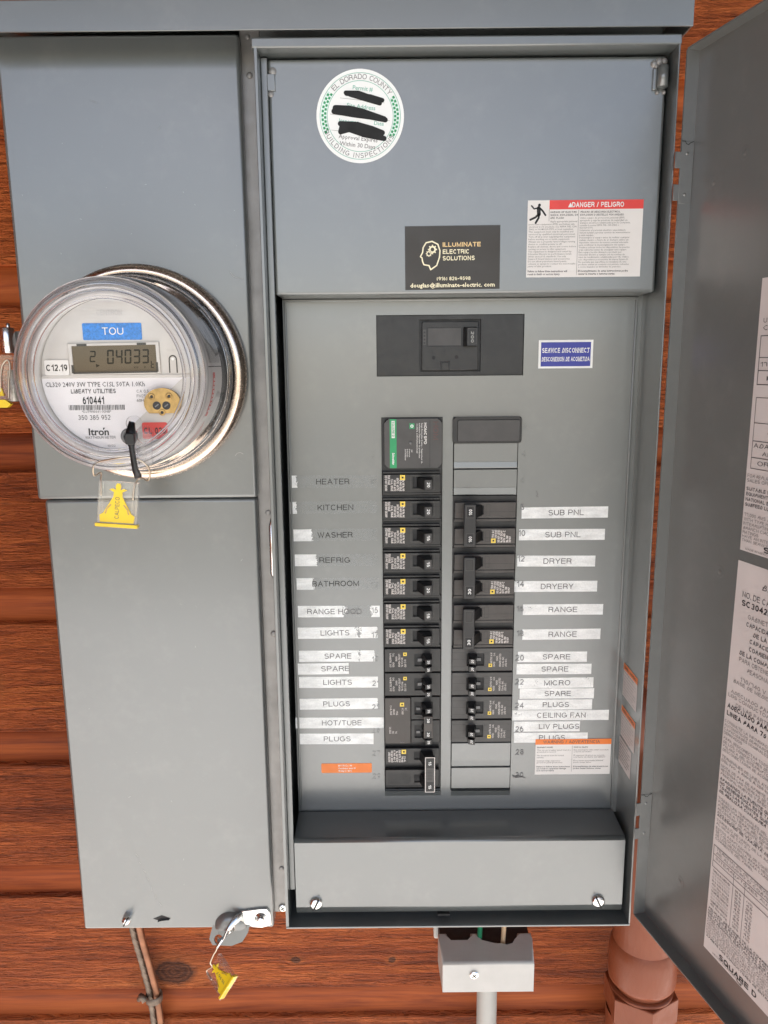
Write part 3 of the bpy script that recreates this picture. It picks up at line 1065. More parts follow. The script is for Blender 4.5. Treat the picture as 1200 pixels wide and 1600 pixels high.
ES = ['Utilice equipo de proteccion personal (EPP)', 'apropiado y siga las practicas de seguridad en', 'trabajos electricos establecidas por su Compania,', 'consulte la norma NFPA 70E, CSA Z462 o', 'NOM-029-STPS.', 'Solamente el personal electrico especializado', 'debera instalar y prestar servicio de mantenimiento', 'a este equipo.', 'Desenergice el equipo antes de realizar cualquier', 'trabajo dentro o fuera de el. Siempre utilice un', 'dispositivo detector de tension nominal adecuado', 'para confirmar la desenergizacion del equipo.', 'Vuelva a colocar todos los dispositivos, las puertas', 'y las cubiertas antes de energizar este equipo.', 'Este equipo ha sido disenado y probado por', 'Schneider Electric y cumple con las normas de', 'nivel de rendimiento establecidas por UL. Utilice', 'solo dispositivos y accesorios de marca Square D.', 'No permita que superficies no metalicas de este', 'producto entren en contacto con pintura, solventes', 'o rocios basados en derivados de petroleo.']
b.text(FD, EN[0], 143.8, 1618.2, 1.45, INKS, 0.3, wid=23)
for k, st in enumerate(EN[1:]):
    b.text(FD, st, 125.6, 1616.0 - k * 2.02, 1.35, INKS, 0.3, wid=min(41.0, len(st) * 0.93))
for k, st in enumerate(('PELIGRO DE DESCARGA ELECTRICA,', 'EXPLOSION O DESTELLO POR ARQUEO')):
    b.text(FD, st, 169.2, 1625.6 - k * 2.35, 1.55, INKG, 0.3, wid=(34, 37)[k], bold=True)
for k, st in enumerate(ES):
    b.text(FD, st, 169, 1620.9 - k * 2.0, 1.35, INKS, 0.3, wid=min(43.5, len(st) * 0.88))
for k, st in enumerate(('Failure to follow these instructions will', 'result in death or serious injury.')):
    b.text(FD, st, 125.6, 1577.4 - k * 2.4, 1.6, INKG, 0.3, wid=(34, 28)[k], bold=True)
for k, st in enumerate(('El incumplimiento de estas instrucciones podra', 'causar la muerte o lesiones serias.')):
    b.text(FD, st, 169, 1577.4 - k * 2.4, 1.6, INKG, 0.3, wid=(43, 32)[k], bold=True)
b.build('danger_label', ucv, label='red banded danger label in English and Spanish')

# ------------------------------------------------------------------ dead front with its openings
MO = (-5.6, 131.2, 1489.5, 1545.2)
LO = (-1.8, 56.2, 1067.5, 1451.5)
RO = (66.2, 128.2, 1066.5, 1451.5)
X0, X1, Z0, Z1 = -91.5, 239.0, 1040.0, 1561.0
b = B()


def sheet_with_holes(b, fr, X0, X1, Z0, Z1, holes, th, m, r=1.2):
    xs = sorted({X0, X1} | {h[0] for h in holes} | {h[1] for h in holes})
    zs = sorted({Z0, Z1} | {h[2] for h in holes} | {h[3] for h in holes})
    vv = {}

    def V(x, z, w):
        k = (x, z, w)
        if k not in vv:
            vv[k] = b.bm.verts.new(fr.at(x, z, w))
        return vv[k]
    solid = lambda x, z: X0 < x < X1 and Z0 < z < Z1 and not any(h[0] < x < h[1] and h[2] < z < h[3] for h in holes)
    for i in range(len(xs) - 1):
        for j in range(len(zs) - 1):
            x0, x1, z0, z1 = xs[i], xs[i + 1], zs[j], zs[j + 1]
            cx, cz = (x0 + x1) / 2, (z0 + z1) / 2
            if not solid(cx, cz):
                continue
            b._f([V(x0, z0, 0), V(x1, z0, 0), V(x1, z1, 0), V(x0, z1, 0)], m)
            for (xa, za, xb, zb, nx, nz) in ((x0, z0, x1, z0, cx, z0 - 1e-3), (x1, z0, x1, z1, x1 + 1e-3, cz), (x1, z1, x0, z1, cx, z1 + 1e-3), (x0, z1, x0, z0, x0 - 1e-3, cz)):
                if not solid(nx, nz):
                    b._f([V(xa, za, 0), V(xa, za, -th), V(xb, zb, -th), V(xb, zb, 0)], m)


sheet_with_holes(b, F0, X0, X1, Z0, Z1, [MO, LO, RO], 2.2, GREY)
# folded side edges: a small roll and a return
for sgn, xe in ((-1, X0), (1, X1)):
    prof = [(xe - sgn * 0.2, 0), (xe + sgn * 0.4, 0.6), (xe + sgn * 0.2, 2.0), (xe - sgn * 0.3, 24)]
    P = [[b.bm.verts.new((x, y, z)) for x, y in prof] for z in (Z0, Z1)]
    for k in range(3):
        b._f([P[0][k], P[0][k + 1], P[1][k + 1], P[1][k]] if sgn > 0 else [P[0][k + 1], P[0][k], P[1][k], P[1][k + 1]], GREY, True)
# raised border bead along the right edge and the top
b.box(X1 - 6.5, X1 - 4.0, -1.6, 1, Z0 + 6, Z1 - 2, GREY, 0.7, 2)
b.box(X0 + 1.5, X0 + 3.4, -1.4, 1, Z0 + 6, Z1 - 2, GREY, 0.6, 2)
b.box(X0 + 1, X1 - 3.8, -1.8, 1, Z1 - 3.6, Z1 - 1.2, GREY, 0.7, 2)
dead = b.build('dead_front', panel)

# dark space behind the openings
b = B()
for h in (MO, LO, RO):
    b.box(h[0] - 4, h[1] + 4, 34, 36, h[2] - 4, h[3] + 4, BLACK_DEEP)
b.build('interior_pan', box_)

ROW = lambda i: 1441.0 - 25.6 * i
# embossed circuit numbers
for i in range(15):
    b = B()
    b.text(F0, str(2 * i + 1), -10.2, ROW(i) - 2.9, 5.6, GREY, 0.55, al='c', ext=0.55)
    b.build('circuit_number', dead)
for i, (u, st) in enumerate([(134.0, '2'), (133.5, '4'), (133.5, '6'), (133.5, '8'), (133.5, '10'), (133.5, '12'), (133.5, '14'), (133.8, '16'), (134.5, '18'), (134.5, '20'), (135, '22'), (135.5, '24'), (136, '26'), (137, '28'), (137.6, '30')]):
    b = B()
    b.text(F0, st, u, ROW(i) - 2.9, 5.8, GREY if i < 3 else MIDGREY, 0.55, al='c', ext=0.55)
    if st == '30':
        scribble(b, F0, [(130, 1082.4), (134, 1081.2), (131, 1080.4), (137, 1082.6), (133, 1079.8), (141, 1080.6), (136, 1081.8), (143.6, 1079.4)], 0.3, 0.62, INKG)
    b.build('circuit_number', dead)

# steel knockout plates that were never twisted out
def knockout(z1, z0, step, name='knockout_plate'):
    b = B()
    fr = F0
    P = [(67.0, 127.6)]
    x0, x1 = 67.2, 127.4
    prof = [(2.0, z1 - 0.4), (-0.6, z1 - 1.2), (-0.6, z0 + step), (0.5, z0 + step - 0.6), (-0.1, z0 + 0.8), (0.2, z0 + 0.1)]
    L = [b.bm.verts.new((x0, y, z)) for y, z in prof]
    Rr = [b.bm.verts.new((x1, y, z)) for y, z in prof]
    for k in range(len(prof) - 1):
        b._f([L[k + 1], Rr[k + 1], Rr[k], L[k]], GREY)
    b._f(L[::-1], GREY)
    b._f(Rr, GREY)
    return b.build(name, dead)


for z1, z0, st in ((1427.3, 1402.3, 6.5), (1402.2, 1376.4, 7.4), (1119.8, 1092.6, 7.0), (1092.5, 1067.8, 0.9)):
    knockout(z1, z0, st)
b = B()
for x0, x1, z1, z0 in ((-1.6, 56.0, 1067.0, 1060.4), (67.0, 127.8, 1066.4, 1060.0)):
    L = [b.bm.verts.new(p) for p in ((x0, -0.2, z0), (x1, -0.2, z0), (x1, -2.6, z1), (x0, -2.6, z1), (x0, 2, z1), (x1, 2, z1))]
    b._f([L[0], L[1], L[2], L[3]], GREY)
    b._f([L[3], L[2], L[5], L[4]], GREY)
    b._f([L[0], L[3], L[4]], GREY)
    b._f([L[1], L[5], L[2]], GREY)
b.build('opening_sill', dead)

# lettered tapes: text, centre z, x0, x1, text x0, x1, painted glare spans (as fractions of the length), strength
TL = [('HEATER', 1391.0, -90, -6, -64.8, -32.9, [(0, .025)]), ('KITCHEN', 1365.5, -90.5, -6.5, -64.2, -29.6, [(0, .01)]), ('WASHER', 1338.3, -89.8, -6.8, -64.9, -30.7, [(0, .17)]),
      ('REFRIG', 1313.3, -87.6, -6.9, -63.6, -33.6, [(0.01, .2)]), ('BATHROOM', 1289.3, -86.6, -6.1, -71.1, -25.2, [(0, .15)]), ('RANGE HOOD', 1261.0, -86.1, -5.1, -76.9, -23.1, [(0, .46), (.95, 1)]),
      ('LIGHTS', 1238.5, -86.8, -7.2, -64.2, -35.5, [(0, .64), (.84, .94)]), ('SPARE', 1214.3, -86.4, -7.4, -60.9, -34.0, [(0, .66), (.83, .9)]), ('SPARE', 1200.7, -88.0, -36.8, -64.5, -36.2, [(0, .93)]),
      ('LIGHTS', 1186.4, -87.2, -7.6, -62.9, -33.8, [(0, .68), (.73, .78), (.84, .95)]), ('PLUGS', 1162.9, -87.2, -8.0, -63.4, -36.2, [(0, .8), (.86, .95)]), ('HOT/TUBE', 1142.6, -92.0, -2.2, -65.2, -24.8, [(0, 1)]), ('PLUGS', 1125.0, -88.4, -12.8, -63.7, -36.2, [(0, 1)])]
TR = [('SUB PNL', 1358.4, 133.0, 216.5, 159.0, 193.0, .82), ('SUB PNL', 1336.9, 131.0, 214.4, 156.5, 190.8, .8), ('DRYER', 1310.6, 129.8, 206.2, 155.5, 183.0, 1.1), ('DRYERY', 1284.6, 127.6, 209.2, 153.7, 185.9, 1.2),
      ('RANGE', 1260.9, 136.7, 216.0, 162.0, 190.5, .78), ('RANGE', 1235.0, 136.7, 214.5, 162.8, 190.9, .85), ('SPARE', 1211.5, 132.8, 202.1, 157.8, 185.4, .9), ('SPARE', 1198.5, 131.8, 207.1, 156.9, 183.9, .85),
      ('MICRO', 1183.4, 134.1, 209.7, 159.9, 186.4, .66), ('SPARE', 1172.2, 135.6, 210.8, 160.9, 187.4, .8), ('PLUGS', 1160.2, 134.0, 209.4, 159.3, 186.0, .85), ('CEILING FAN', 1148.8, 128.6, 226.8, 153.8, 203.3, .7), ('LIV PLUGS', 1136.3, 130.6, 197.9, 156.1, 197.3, .66), ('PLUGS', 1124.2, 130.9, 206.3, 156.5, 183.3, .75)]


def tape(txt, zc, x0, x1, t0, t1, lift, k, tilt=0.0, hh=5.9):  # lift: painted glare
    b = B()
    fr = F0.rot(x0, zc, tilt)
    n = 48
    L = x1 - x0
    w = 0.10 + 0.07 * (k % 3)
    lay = b.bm.verts.layers.float.new('lift')  # amount of glare painted white
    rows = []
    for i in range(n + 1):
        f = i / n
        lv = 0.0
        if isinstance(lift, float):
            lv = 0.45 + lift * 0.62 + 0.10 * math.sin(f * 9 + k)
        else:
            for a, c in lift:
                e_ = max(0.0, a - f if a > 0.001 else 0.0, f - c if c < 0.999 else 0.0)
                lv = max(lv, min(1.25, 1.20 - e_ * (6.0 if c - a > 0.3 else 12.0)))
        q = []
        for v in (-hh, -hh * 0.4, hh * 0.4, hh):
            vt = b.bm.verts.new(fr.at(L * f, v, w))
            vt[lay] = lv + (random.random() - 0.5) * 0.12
            q.append(vt)
        rows.append(q)
    for p, q in zip(rows, rows[1:]):
        for j in range(3):
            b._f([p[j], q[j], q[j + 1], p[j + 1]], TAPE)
    b.text(fr, txt, t0 - x0, -2.75, 5.5, INK if not isinstance(lift, float) and lift[0][1] < 0.3 else INKG, w + 0.1, wid=t1 - t0)
    return b.build('label_tape', dead, label='clear tape strip printed ' + txt)


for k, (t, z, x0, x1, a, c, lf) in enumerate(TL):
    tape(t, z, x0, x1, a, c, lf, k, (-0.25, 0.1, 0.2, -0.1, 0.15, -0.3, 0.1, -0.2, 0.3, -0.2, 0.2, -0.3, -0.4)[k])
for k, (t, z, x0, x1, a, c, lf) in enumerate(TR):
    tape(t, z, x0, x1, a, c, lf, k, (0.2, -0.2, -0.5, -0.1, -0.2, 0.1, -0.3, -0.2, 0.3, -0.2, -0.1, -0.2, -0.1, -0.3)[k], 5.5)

# service disconnect sign
b = B()
b.rect(F0, 145.0, 195.6, 1495.6, 1521.4, 0.15, WHITE)
b.rect(F0, 147.2, 193.4, 1497.4, 1519.4, 0.3, NAVY)


def serif(b, fr, st, u, v, h, m, w, wid):
    """Heavy roman capitals: thick stems with slab serifs laid over the plain letters."""
    b.text(fr, st, u, v, h, m, w, wid=wid, al='c', bold=True)
    vs, fs, a, c = glyphs(st, True)
    kx = wid / (c - a)
    x = 0.0
    for i, ch in enumerate(st):
        if ch == ' ':
            continue
        ga = glyphs(st[:i + 1], True)
        g1 = glyphs(ch, True)
        e = (ga[3] - a) * kx
        s0 = e - (g1[3] - g1[2]) * kx
        if ch in 'ERIVNMTDXOAC':
            t = h * 0.10
            if ch in 'ERIND MTX'.replace(' ', ''):
                b.rect(fr, u - wid / 2 + s0 - 0.25, u - wid / 2 + s0 + (e - s0) * 0.42, v, v + t, w, m)
            if ch in 'RNMX':
                b.rect(fr, u - wid / 2 + e - (e - s0) * 0.35, u - wid / 2 + e + 0.2, v, v + t, w, m)
            if ch in 'NMVX':
                b.rect(fr, u - wid / 2 + s0 - 0.2, u - wid / 2 + s0 + (e - s0) * 0.35, v + h - t, v + h, w, m)


serif(b, F0, 'SERVICE DISCONNECT', 170.3, 1509.8, 4.4, WHITE, 0.45, 44.0)
serif(b, F0, 'DESCONEXION DE ACOMETIDA', 170.3, 1502.0, 4.0, WHITE, 0.45, 44.6)
b.build('service_sign', dead, label='blue and white service disconnect sign')

b = B()
b.prism(F0, rrect(-67, -14.9, 1086.9, 1097.4, 1.2, 3), 0.05, 0.25, ORANGE)
for k, st in enumerate(('60 / 75 Cu / Al', 'Conductor wire 40', '40 deg C / 60 C')):
    b.text(F0, st, -49.5, 1094.2 - 2.9 * k, 1.7, WHITE, 0.4, wid=(14, 18, 14)[k], bold=True)
b.build('orange_label', dead, label='small orange sticker with white lettering')

b = B()
b.rect(F0, 153.2, 230.6, 1083.0, 1122.2, 0.35, PAPER)
b.rect(F0, 153.0, 230.8, 1116.4, 1122.4, 0.5, ORANGE)
b.text(F0, 'WARNING / ADVERTENCIA', 190, 1117.7, 3.4, INKG, 0.65, wid=58, al='c', bold=False)
b.rect(F0, 190.8, 191.1, 1086, 1115, 0.5, INKS)
for k, (st, z) in enumerate((('EQUIPMENT HAZARD', 1112.6), ('This circuit breaker panel must be', 1109.6), ('grounded to neutral', 1107.6), ('The breakers must be tested', 1103.6), ('monthly', 1101.4), ('Connect surge suppressor', 1097.8), ('ground to panel ground bus', 1095.8), ('Failure to follow these instructions', 1091.2), ('can result in equipment damage', 1089.0), ('and serious injury', 1086.8))):
    b.text(F0, st, 154.8, z, 1.5, INKG if k in (0, 7, 8, 9) else INKS, 0.5, wid=min(34.5, len(st) * 1.02), bold=k in (0, 7, 8, 9))
for k, (st, z) in enumerate((('DANO AL EQUIPO', 1112.6), ('Este interruptor debe estar conectado', 1109.6), ('a tierra al neutro', 1107.6), ('El supresor de picos se conecta', 1103.6), ('a la barra de tierra del tablero', 1101.6), ('El no hacer una prueba mensual', 1097.8), ('puede causar danos', 1095.8), ('El incumplimiento de estas precauciones', 1091.2), ('podra causar lesiones serias', 1089.0))):
    b.text(F0, st, 192.6, z, 1.5, INKG if k in (0, 7, 8) else INKS, 0.5, wid=min(36, len(st) * 1.02), bold=k in (0, 7, 8))
b.build('caution_label', dead, label='orange banded white caution label')

# stray fibres and scuffs on the steel
b = B()
scribble(b, F0, [(146.5, 1380.0), (148.2, 1376.6), (146.8, 1375.2), (148.6, 1374.0)], 0.28, 0.2, INKG)
for k in range(9):
    u, v = random.uniform(-80, 225), random.uniform(1100, 1480)
    a = random.uniform(0, 180)
    f2 = F0.rot(u, v, a)
    if not (-8 < u < 135):
        b.rect(f2, -random.uniform(2, 6), random.uniform(2, 6), -0.09, 0.09, 0.12, INKS)
b.build('scuff_mark', dead, kind='stuff')
b = B()
FSC = front(-22)
for pts_ in ([(-134, 1582), (-131.5, 1578.5), (-127, 1576.5), (-123, 1576.6)], [(-137, 1419), (-135, 1421.4), (-132, 1422), (-129.5, 1420.5)], [(-135, 1416), (-131, 1413.5)], [(-246, 1723), (-241, 1721)], [(-190, 1700), (-187, 1703)]):
    scribble(b, FSC, pts_, 0.22, 0.1, MIDGREY if len(pts_) < 3 else PVC)
for k in range(11):
    u, v = random.uniform(-318, -125), random.uniform(1595, 1755)
    b.rect(FSC.rot(u, v, random.uniform(0, 180)), 0, random.uniform(0.5, 2.2), -0.12, 0.12, 0.12, PVC)
b.build('scuff_mark', mcov, kind='stuff')
b = B()
FSC = front(-20.2)
for k in range(18):
    u, v = random.uniform(-312, -125), random.uniform(945, 1370)
    b.rect(FSC.rot(u, v, random.uniform(0, 180)), 0, random.uniform(0.5, 3.0), -0.12, 0.12, 0.12, random.choice((PVC, INKS)))
for k in range(7):
    u = -258 + k * 3.4
    b.rect(FSC.rot(u, 1010 - k * 9.5, -62 + random.uniform(-25, 25)), 0, random.uniform(2, 5), -0.18, 0.18, 0.12, PVC)
b.build('scuff_mark', ucov, kind='stuff')

# lower wireway cover
b = B()
prof = [(-2, 1044.2), (-44, 1042.2), (-46.5, 1041.2), (-48, 1039.0), (-48, 968), (-46.5, 961), (-40, 958.5), (-6, 958)]
L = [b.bm.verts.new((-91.2, y, z)) for y, z in prof]
Rr = [b.bm.verts.new((234.4, y, z)) for y, z in prof]
for k in range(len(prof) - 1):
    b._f([L[k], L[k + 1], Rr[k + 1], Rr[k]], GREY, k in (1, 2, 4, 5))
b._f(L[::-1], GREY)
b._f(Rr, GREY)
b.box(50, 62, -48.6, -40, 957.0, 959.4, BLACK_DEEP)
low = b.build('wireway_cover', panel)
phillips('cover_screw', front(-48), -71.3, 972.8, 6.8, 4.6, CHROME, low, 65, False)
phillips('cover_screw', front(-48), 210.1, 972.8, 6.8, 4.6, CHROME, low, 115, False)

# ------------------------------------------------------------------ the open door
TH = R(14.6)
DU = Vector((math.sin(TH), -math.cos(TH), 0))
DN = Vector((-math.cos(TH), -math.sin(TH), 0))       # inner face looks this way
P0 = Vector((250.9, -58.5, 0))
FDR = Fr(P0, DU, (0.0027, 0, 1))
FDR.N = DN
DZ0, DZ1, DL = 967.4, 1744.2, 338.0
b = B()
b.prism(FDR, rc(0, DL, DZ0, DZ1), -1.5, 0, GREY_IN)
FL = 11.6


def flange(b, pts):
    """thin bent edge: quad of (u,v,w) corners given thickness"""
    a = [FDR.at(*p) for p in pts]
    n = (a[1] - a[0]).cross(a[3] - a[0]).normalized() * 1.3
    v = [b.bm.verts.new(p) for p in a] + [b.bm.verts.new(p - n) for p in a]
    b._f(v[:4], GREY_IN)
    b._f(v[4:][::-1], GREY_IN)
    for i in range(4):
        j = (i + 1) % 4
        b._f([v[j], v[i], v[4 + i], v[4 + j]], GREY_IN)


flange(b, [(0.05, DZ1, FL), (0.05, DZ0, FL), (0.05, DZ0, 0.05), (0.05, DZ1, 0.05)])
flange(b, [(0.1, DZ1, 0.05), (DL, DZ1, 0.05), (DL, DZ1, FL), (0.1, DZ1, FL)])
flange(b, [(DL, DZ0, 0.05), (0.1, DZ0, 0.05), (0.1, DZ0, FL), (DL, DZ0, FL)])
flange(b, [(DL, DZ0, 0.05), (DL, DZ0, FL), (DL, DZ1, FL), (DL, DZ1, 0.05)])
for u, v in ((28, 1639), (70, 1333), (50, 1036.5), (62, 1653)):
    b.lathe(FDR, u, v, [(5.5, 0.05), (3.6, 0.35), (2.6, 0.1), (1.6, 0.5), (0, 0.8)], GREY_IN, 20)
door = b.build('door', panel, label='open hinged door with printed sheets on its inner face')
# hinges: tabs across the gap
FHG = Fr(FDR.at(0, 0, FL), -DN, FDR.V)
for zs in (((1655.5, 1668.0), (1630.5, 1643.0)), ((1074.5, 1087.5), (1050.0, 1061.0))):
    b = B()
    zhi, zlo = zs[0][1] + 8, zs[1][0] - 2
    b.prism(FHG, rc(-0.2, FL - 0.6, zlo, zhi), 0.05, 0.45, GREY_IN, 0.2)
    for z0, z1 in zs:
        b.prism(FHG, rc(-5.0, -0.1, z0, z1), -0.8, 0.42, GREY_IN, 0.2)
    for z in (zhi - 9, zlo + 7):
        b.lathe(FHG, 5.4, z, [(1.4, 0.45), (1.1, 0.9), (0, 1.1)], GREY_IN, 10)
    scribble(b, FHG, [(0.2, zhi + 0.3), (3.0, zhi + 0.3), (4.0, zhi - 1.6), (6.2, zhi - 2.2), (8.0, zhi - 0.6), (FL - 0.8, zhi + 0.4)], 0.28, 0.5, BLACK_DEEP)
    b.build('hinge', door)

UP = [('m', 'DANGER', 1572, 4.6, 106, 40, 1), ('m', 'RATED MAINS', 1551, 3.4, 103, 40, 0), ('m', 'UTILIZATION EQUIPMENT', 1523.5, 3.6, 96, 60, 0), ('m', 'CIRCUIT BREAKERS', 1518.6, 3.6, 96, 50, 0)]
b = B()
b.rect(FDR, 91.0, 320, 1356.4, 1560, 0.15, PINKPAPER)
T = lambda st, u, v, h, wid, m=INKG, bold=False: b.text(FDR, st, u, v, h, m, 0.35, wid=wid, bold=bold)
T('SQUARE D COMBINATION SERVICE ENTRANCE DEVICE', 100, 1539, 4.2, 150, INKG, True)
T('USE ONLY SQUARE D TYPE HOM, HOMT', 96, 1528, 3.6, 120)
T('CIRCUIT BREAKERS 10 kA MAX', 96, 1522.6, 3.6, 100)
b.outline(FDR, 94.4, 300, 1483, 1519, 0.7, 0.35, INKG)
for v in (1503, 1493.5):
    b.rect(FDR, 94.4, 300, v - 0.3, v + 0.3, 0.35, INKG)
T('SHORT CIRCUIT CURRENT RATING', 104, 1508, 3.4, 120)
T('120/240 V AC MAXIMUM', 96.6, 1496.4, 3.4, 90)
T('MAX 22 kA SYMMETRICAL', 104, 1486.4, 3.2, 90)
b.outline(FDR, 95.0, 300, 1420.5, 1474, 0.5, 0.35, INKG)
for v in (1455, 1441.5, 1429):
    b.rect(FDR, 95.0, 300, v - 0.3, v + 0.3, 0.35, INKG)
T('GROUND BAR KITS', 110, 1446.4, 3.4, 80, INKG, True)
T('ADAPTERS FOR MAIN BREAKER', 96.6, 1436.6, 3.4, 120)
T('AND BRANCH KITS', 106, 1431, 3.2, 70)
T('OR PK7GTA', 102, 1423.4, 3.4, 50)
rows_ = [('FOR REPLACEMENT PARTS CONTACT', 1414.6, 0), ('SALES OFFICE OR DISTRIBUTOR', 1411.0, 0), ('SUITABLE FOR USE AS SERVICE', 1404.6, 1), ('EQUIPMENT IN ACCORDANCE WITH THE', 1400.6, 1), ('NATIONAL ELECTRICAL CODE', 1396.4, 1), ('SUBFEED LUGS AVAILABLE', 1392.4, 1), ('22,000 RMS AMPERES SYMMETRICAL', 1389.0 - 4.5, 0)]
for st, v, bo in rows_:
    T(st, 92.8, v - 1.0, 2.7, len(st) * 2.5, INKG if bo else INKS, bool(bo))
for k, st in enumerate(('WITH TYPE HOM CIRCUIT BREAKER', 'INTERRUPTING RATING NOT LESS', 'BRANCH CIRCUIT DEVICES HAVE', 'RATINGS')):
    T(st, 92.6, 1380 - k * 3.4, 2.5, len(st) * 2.4, INKS)
for k, st in enumerate(('HAVE AN INTERRUPTING RATING NOT', 'THAN SERVICE CURRENT')):
    T(st, 92.4, 1366.8 - k * 3.2, 2.3, len(st) * 2.4, INKS)
T('SQUARE D', 116, 1359.6, 4.5, 60, INK, True)
T('MADE IN MEXICO', 97, 1357.6, 1.6, 26, INKS)
b.build('printed_sheet', door, label='upper printed specification sheet on the open door')

b = B()
b.poly(FDR, [(86.6, 1000), (320, 1000), (320, 1347.8), (90.3, 1347.8)], 0.15, PINKPAPER)
T = lambda st, u, v, h, wid, m=INKG, bold=False: b.text(FDR, st, u, v, h, m, 0.35, wid=wid, bold=bold)
T('BASE PARA MEDIDOR', 118, 1331.0, 4.6, 90)
T('NO. DE CATALOGO', 98.2, 1320.2, 4.6, 54)
T('SC3042M200PS', 98.2, 1313.2, 4.8, 56, INK, True)
for k, (st, u, bo) in enumerate((('GABINETE A PRUEBA DE LLUVIA', 106, 0), ('CAPACIDAD MAXIMA', 105, 1), ('DE LA BARRA 200 A', 113, 1), ('CAPACIDAD DE LA', 110, 1), ('CORRIENTE DE CORTO', 110, 1), ('DE LA COMPANIA ELECTRICA', 100, 1), ('PARA OBTENER', 100.5, 0), ('PERSONAL CALIFICADO', 110, 0))):
    T(st, u, 1304.5 - k * 6.2 + (0.6 if k > 5 else 0), 3.6, len(st) * 2.9, INKG if bo else INKS, bool(bo))
T('120/240 V ~ 1F 3H', 103.5, 1252.5, 3.4, 50, INKS)
T('BASE DE MEDICION PARA ACOMETIDA', 96, 1248.5, 3.0, 95, INKS)
T('ADECUADO PARA ACOMETIDA', 94.4, 1239.0, 3.0, 80, INKS)
T('LOS CONDUCTORES DE CALIBRE', 91.6, 1235.0, 3.0, 84, INKS)
T('DE LAS PARTES', 101, 1229.5, 3.0, 40, INKS)
T('ADECUADO PARA USARSE COMO', 91.8, 1225.2, 4.0, 90, INK, True)
T('LINEA PARA 75 C DE ALUMINIO', 91.8, 1218.8, 4.0, 90, INK, True)
blocks = [(1212.0, ['CONSULTE LA INFORMACION', 'AUTOMATICOS DERIVADOS', 'CAPACIDADES NOMINALES', 'DERIVADOS'], 0, 3.1), (1197.0, ['PARA DESCONECTAR TODOS LOS', 'DE LOS CONDUCTORES DE LA', 'PALANCA DEL INTERRUPTOR', 'DESCONECTADOR DE ACOMETIDA'], 0, 3.1),
          (1180.5, ['TERMINALES DE LINEA ATORNILLADAS', 'DEL NO. 6 AWG A 250 kcmil'], 0, 3.1), (1172.0, ['NOTA DE PAR DE APRIETE CONSULTE', 'RETENGA LAS TUERCAS DE MONTAJE', 'PRINCIPAL NUEVAS Y EFECTUAR'], 0, 3.1),
          (1160.5, ['APAGANDO LA FUENTE QUE SUMINISTRA', 'NO DESENERGIZA ESTE TABLERO', 'TODAS LAS FUENTES QUE ALIMENTAN', 'DE REALIZAR CUALQUIER TRABAJO'], 1, 3.4), (1143.0, ['TODAS LAS TERMINALES DEL NEUTRO', 'PUEDEN USARSE CONECTANDO A', 'PUESTA A TIERRA DEL EQUIPO SI', 'ACCESORIO DE PUENTE DE UNION', 'POR LO DE DEL CAT DE AL'], 0, 2.9),
          (1127.5, ['ACCESORIO DE TARJETA DE NEUTRO'], 1, 3.2), (1123.0, ['TORNILLO DE UNION DE LA ACOMETIDA', 'AL MCM DE CAT X Y'], 0, 2.9), (1115.5, ['ESTOS ADAPTADORES DE CONEXION', 'SE COLOCAN EN LA BARRA NEUTRA', 'DE LOS MEDIDORES PARA CARGA', 'CORRIENTE DEL PANEL'], 0, 2.9)]
for z, rows, bo, ld in blocks:
    for k, st in enumerate(rows):
        T(st, 90.2, z - k * (ld + 0.35), ld * 0.78, len(st) * (2.6 if bo else 2.35), INKG if bo else INKS, bool(bo))
b.outline(FDR, 89.4, 300, 1080, 1100.5, 0.6, 0.35, INKG)
for v in (1092, 1086):
    b.rect(FDR, 89.4, 300, v - 0.25, v + 0.25, 0.35, INKG)
for k, st in enumerate(('TERMINALES DE CONEXION A TIERRA DE LA', 'DE ALUMINIO O COBRE PARA 60 / 75 C', 'INTERRUPTORES AUTOMATICOS DE')):
    T(st, 93, 1097 - k * 3.4 - (2.0 if k == 2 else 0), 2.3, 105, INKS)
for u in (115, 128):
    b.rect(FDR, u, u + 0.4, 1042, 1092, 0.35, INKG)
for k in range(11):
    st = random.choice(('NO. 14 - 8 AWG AL O CU 35', '40 lbs-pulg', 'CALIBRE DEL CONDUCTOR', 'PAR DE APRIETE', 'TORNILLO DE CABEZA HEX'))
    T(st, 90.6, 1076 - k * 3.2, 2.1, 21, INKS if k % 3 else INKG, k % 3 == 0)
    T(random.choice(('45', '50 lb', '4 AWG', '250 lb')), 118, 1076 - k * 3.2, 2.1, 7, INKG)
    T(random.choice(('45', '50 lb', '4 AWG', '250 lb')), 131, 1076 - k * 3.2, 2.1, 7, INKG)
z = 1039.5
k = 0
SENT = ['PELIGRO DESCONECTE LA CORRIENTE ANTES DE ABRIR', 'NO UTILICE ESTE GABINETE CON OTRAS CUBIERTAS', 'INSTALE LOS INTERRUPTORES QUE FIGURAN EN LA LISTA', 'SOLO PERSONAL ELECTRICO CALIFICADO DEBE DAR SERVICIO', 'APRIETE LOS CONDUCTORES DE ENTRADA A 250 LBS-PULG', 'CONSULTE EL MANUAL QUE ACOMPANA AL GABINETE']
while z > 1010.5:
    bo = k < 4 or z < 1015
    T(SENT[k % 6], 88.6 + (0.4 if bo else 0), z, 2.0, 112, INKG if bo else INKS, bo)
    z -= 2.72
    k += 1
T('SQUARE D', 106.5, 1003.8, 5.0, 44, INK, True)
b.outline(FDR, 128.5, 134.0, 999.9 + 1.2, 1004.6, 0.7, 0.4, INK)
T('HECHO EN MEXICO', 98.5, 1002.2, 1.7, 30, INKS)
b.build('printed_sheet', door, label='lower printed specification sheet in Spanish on the open door')

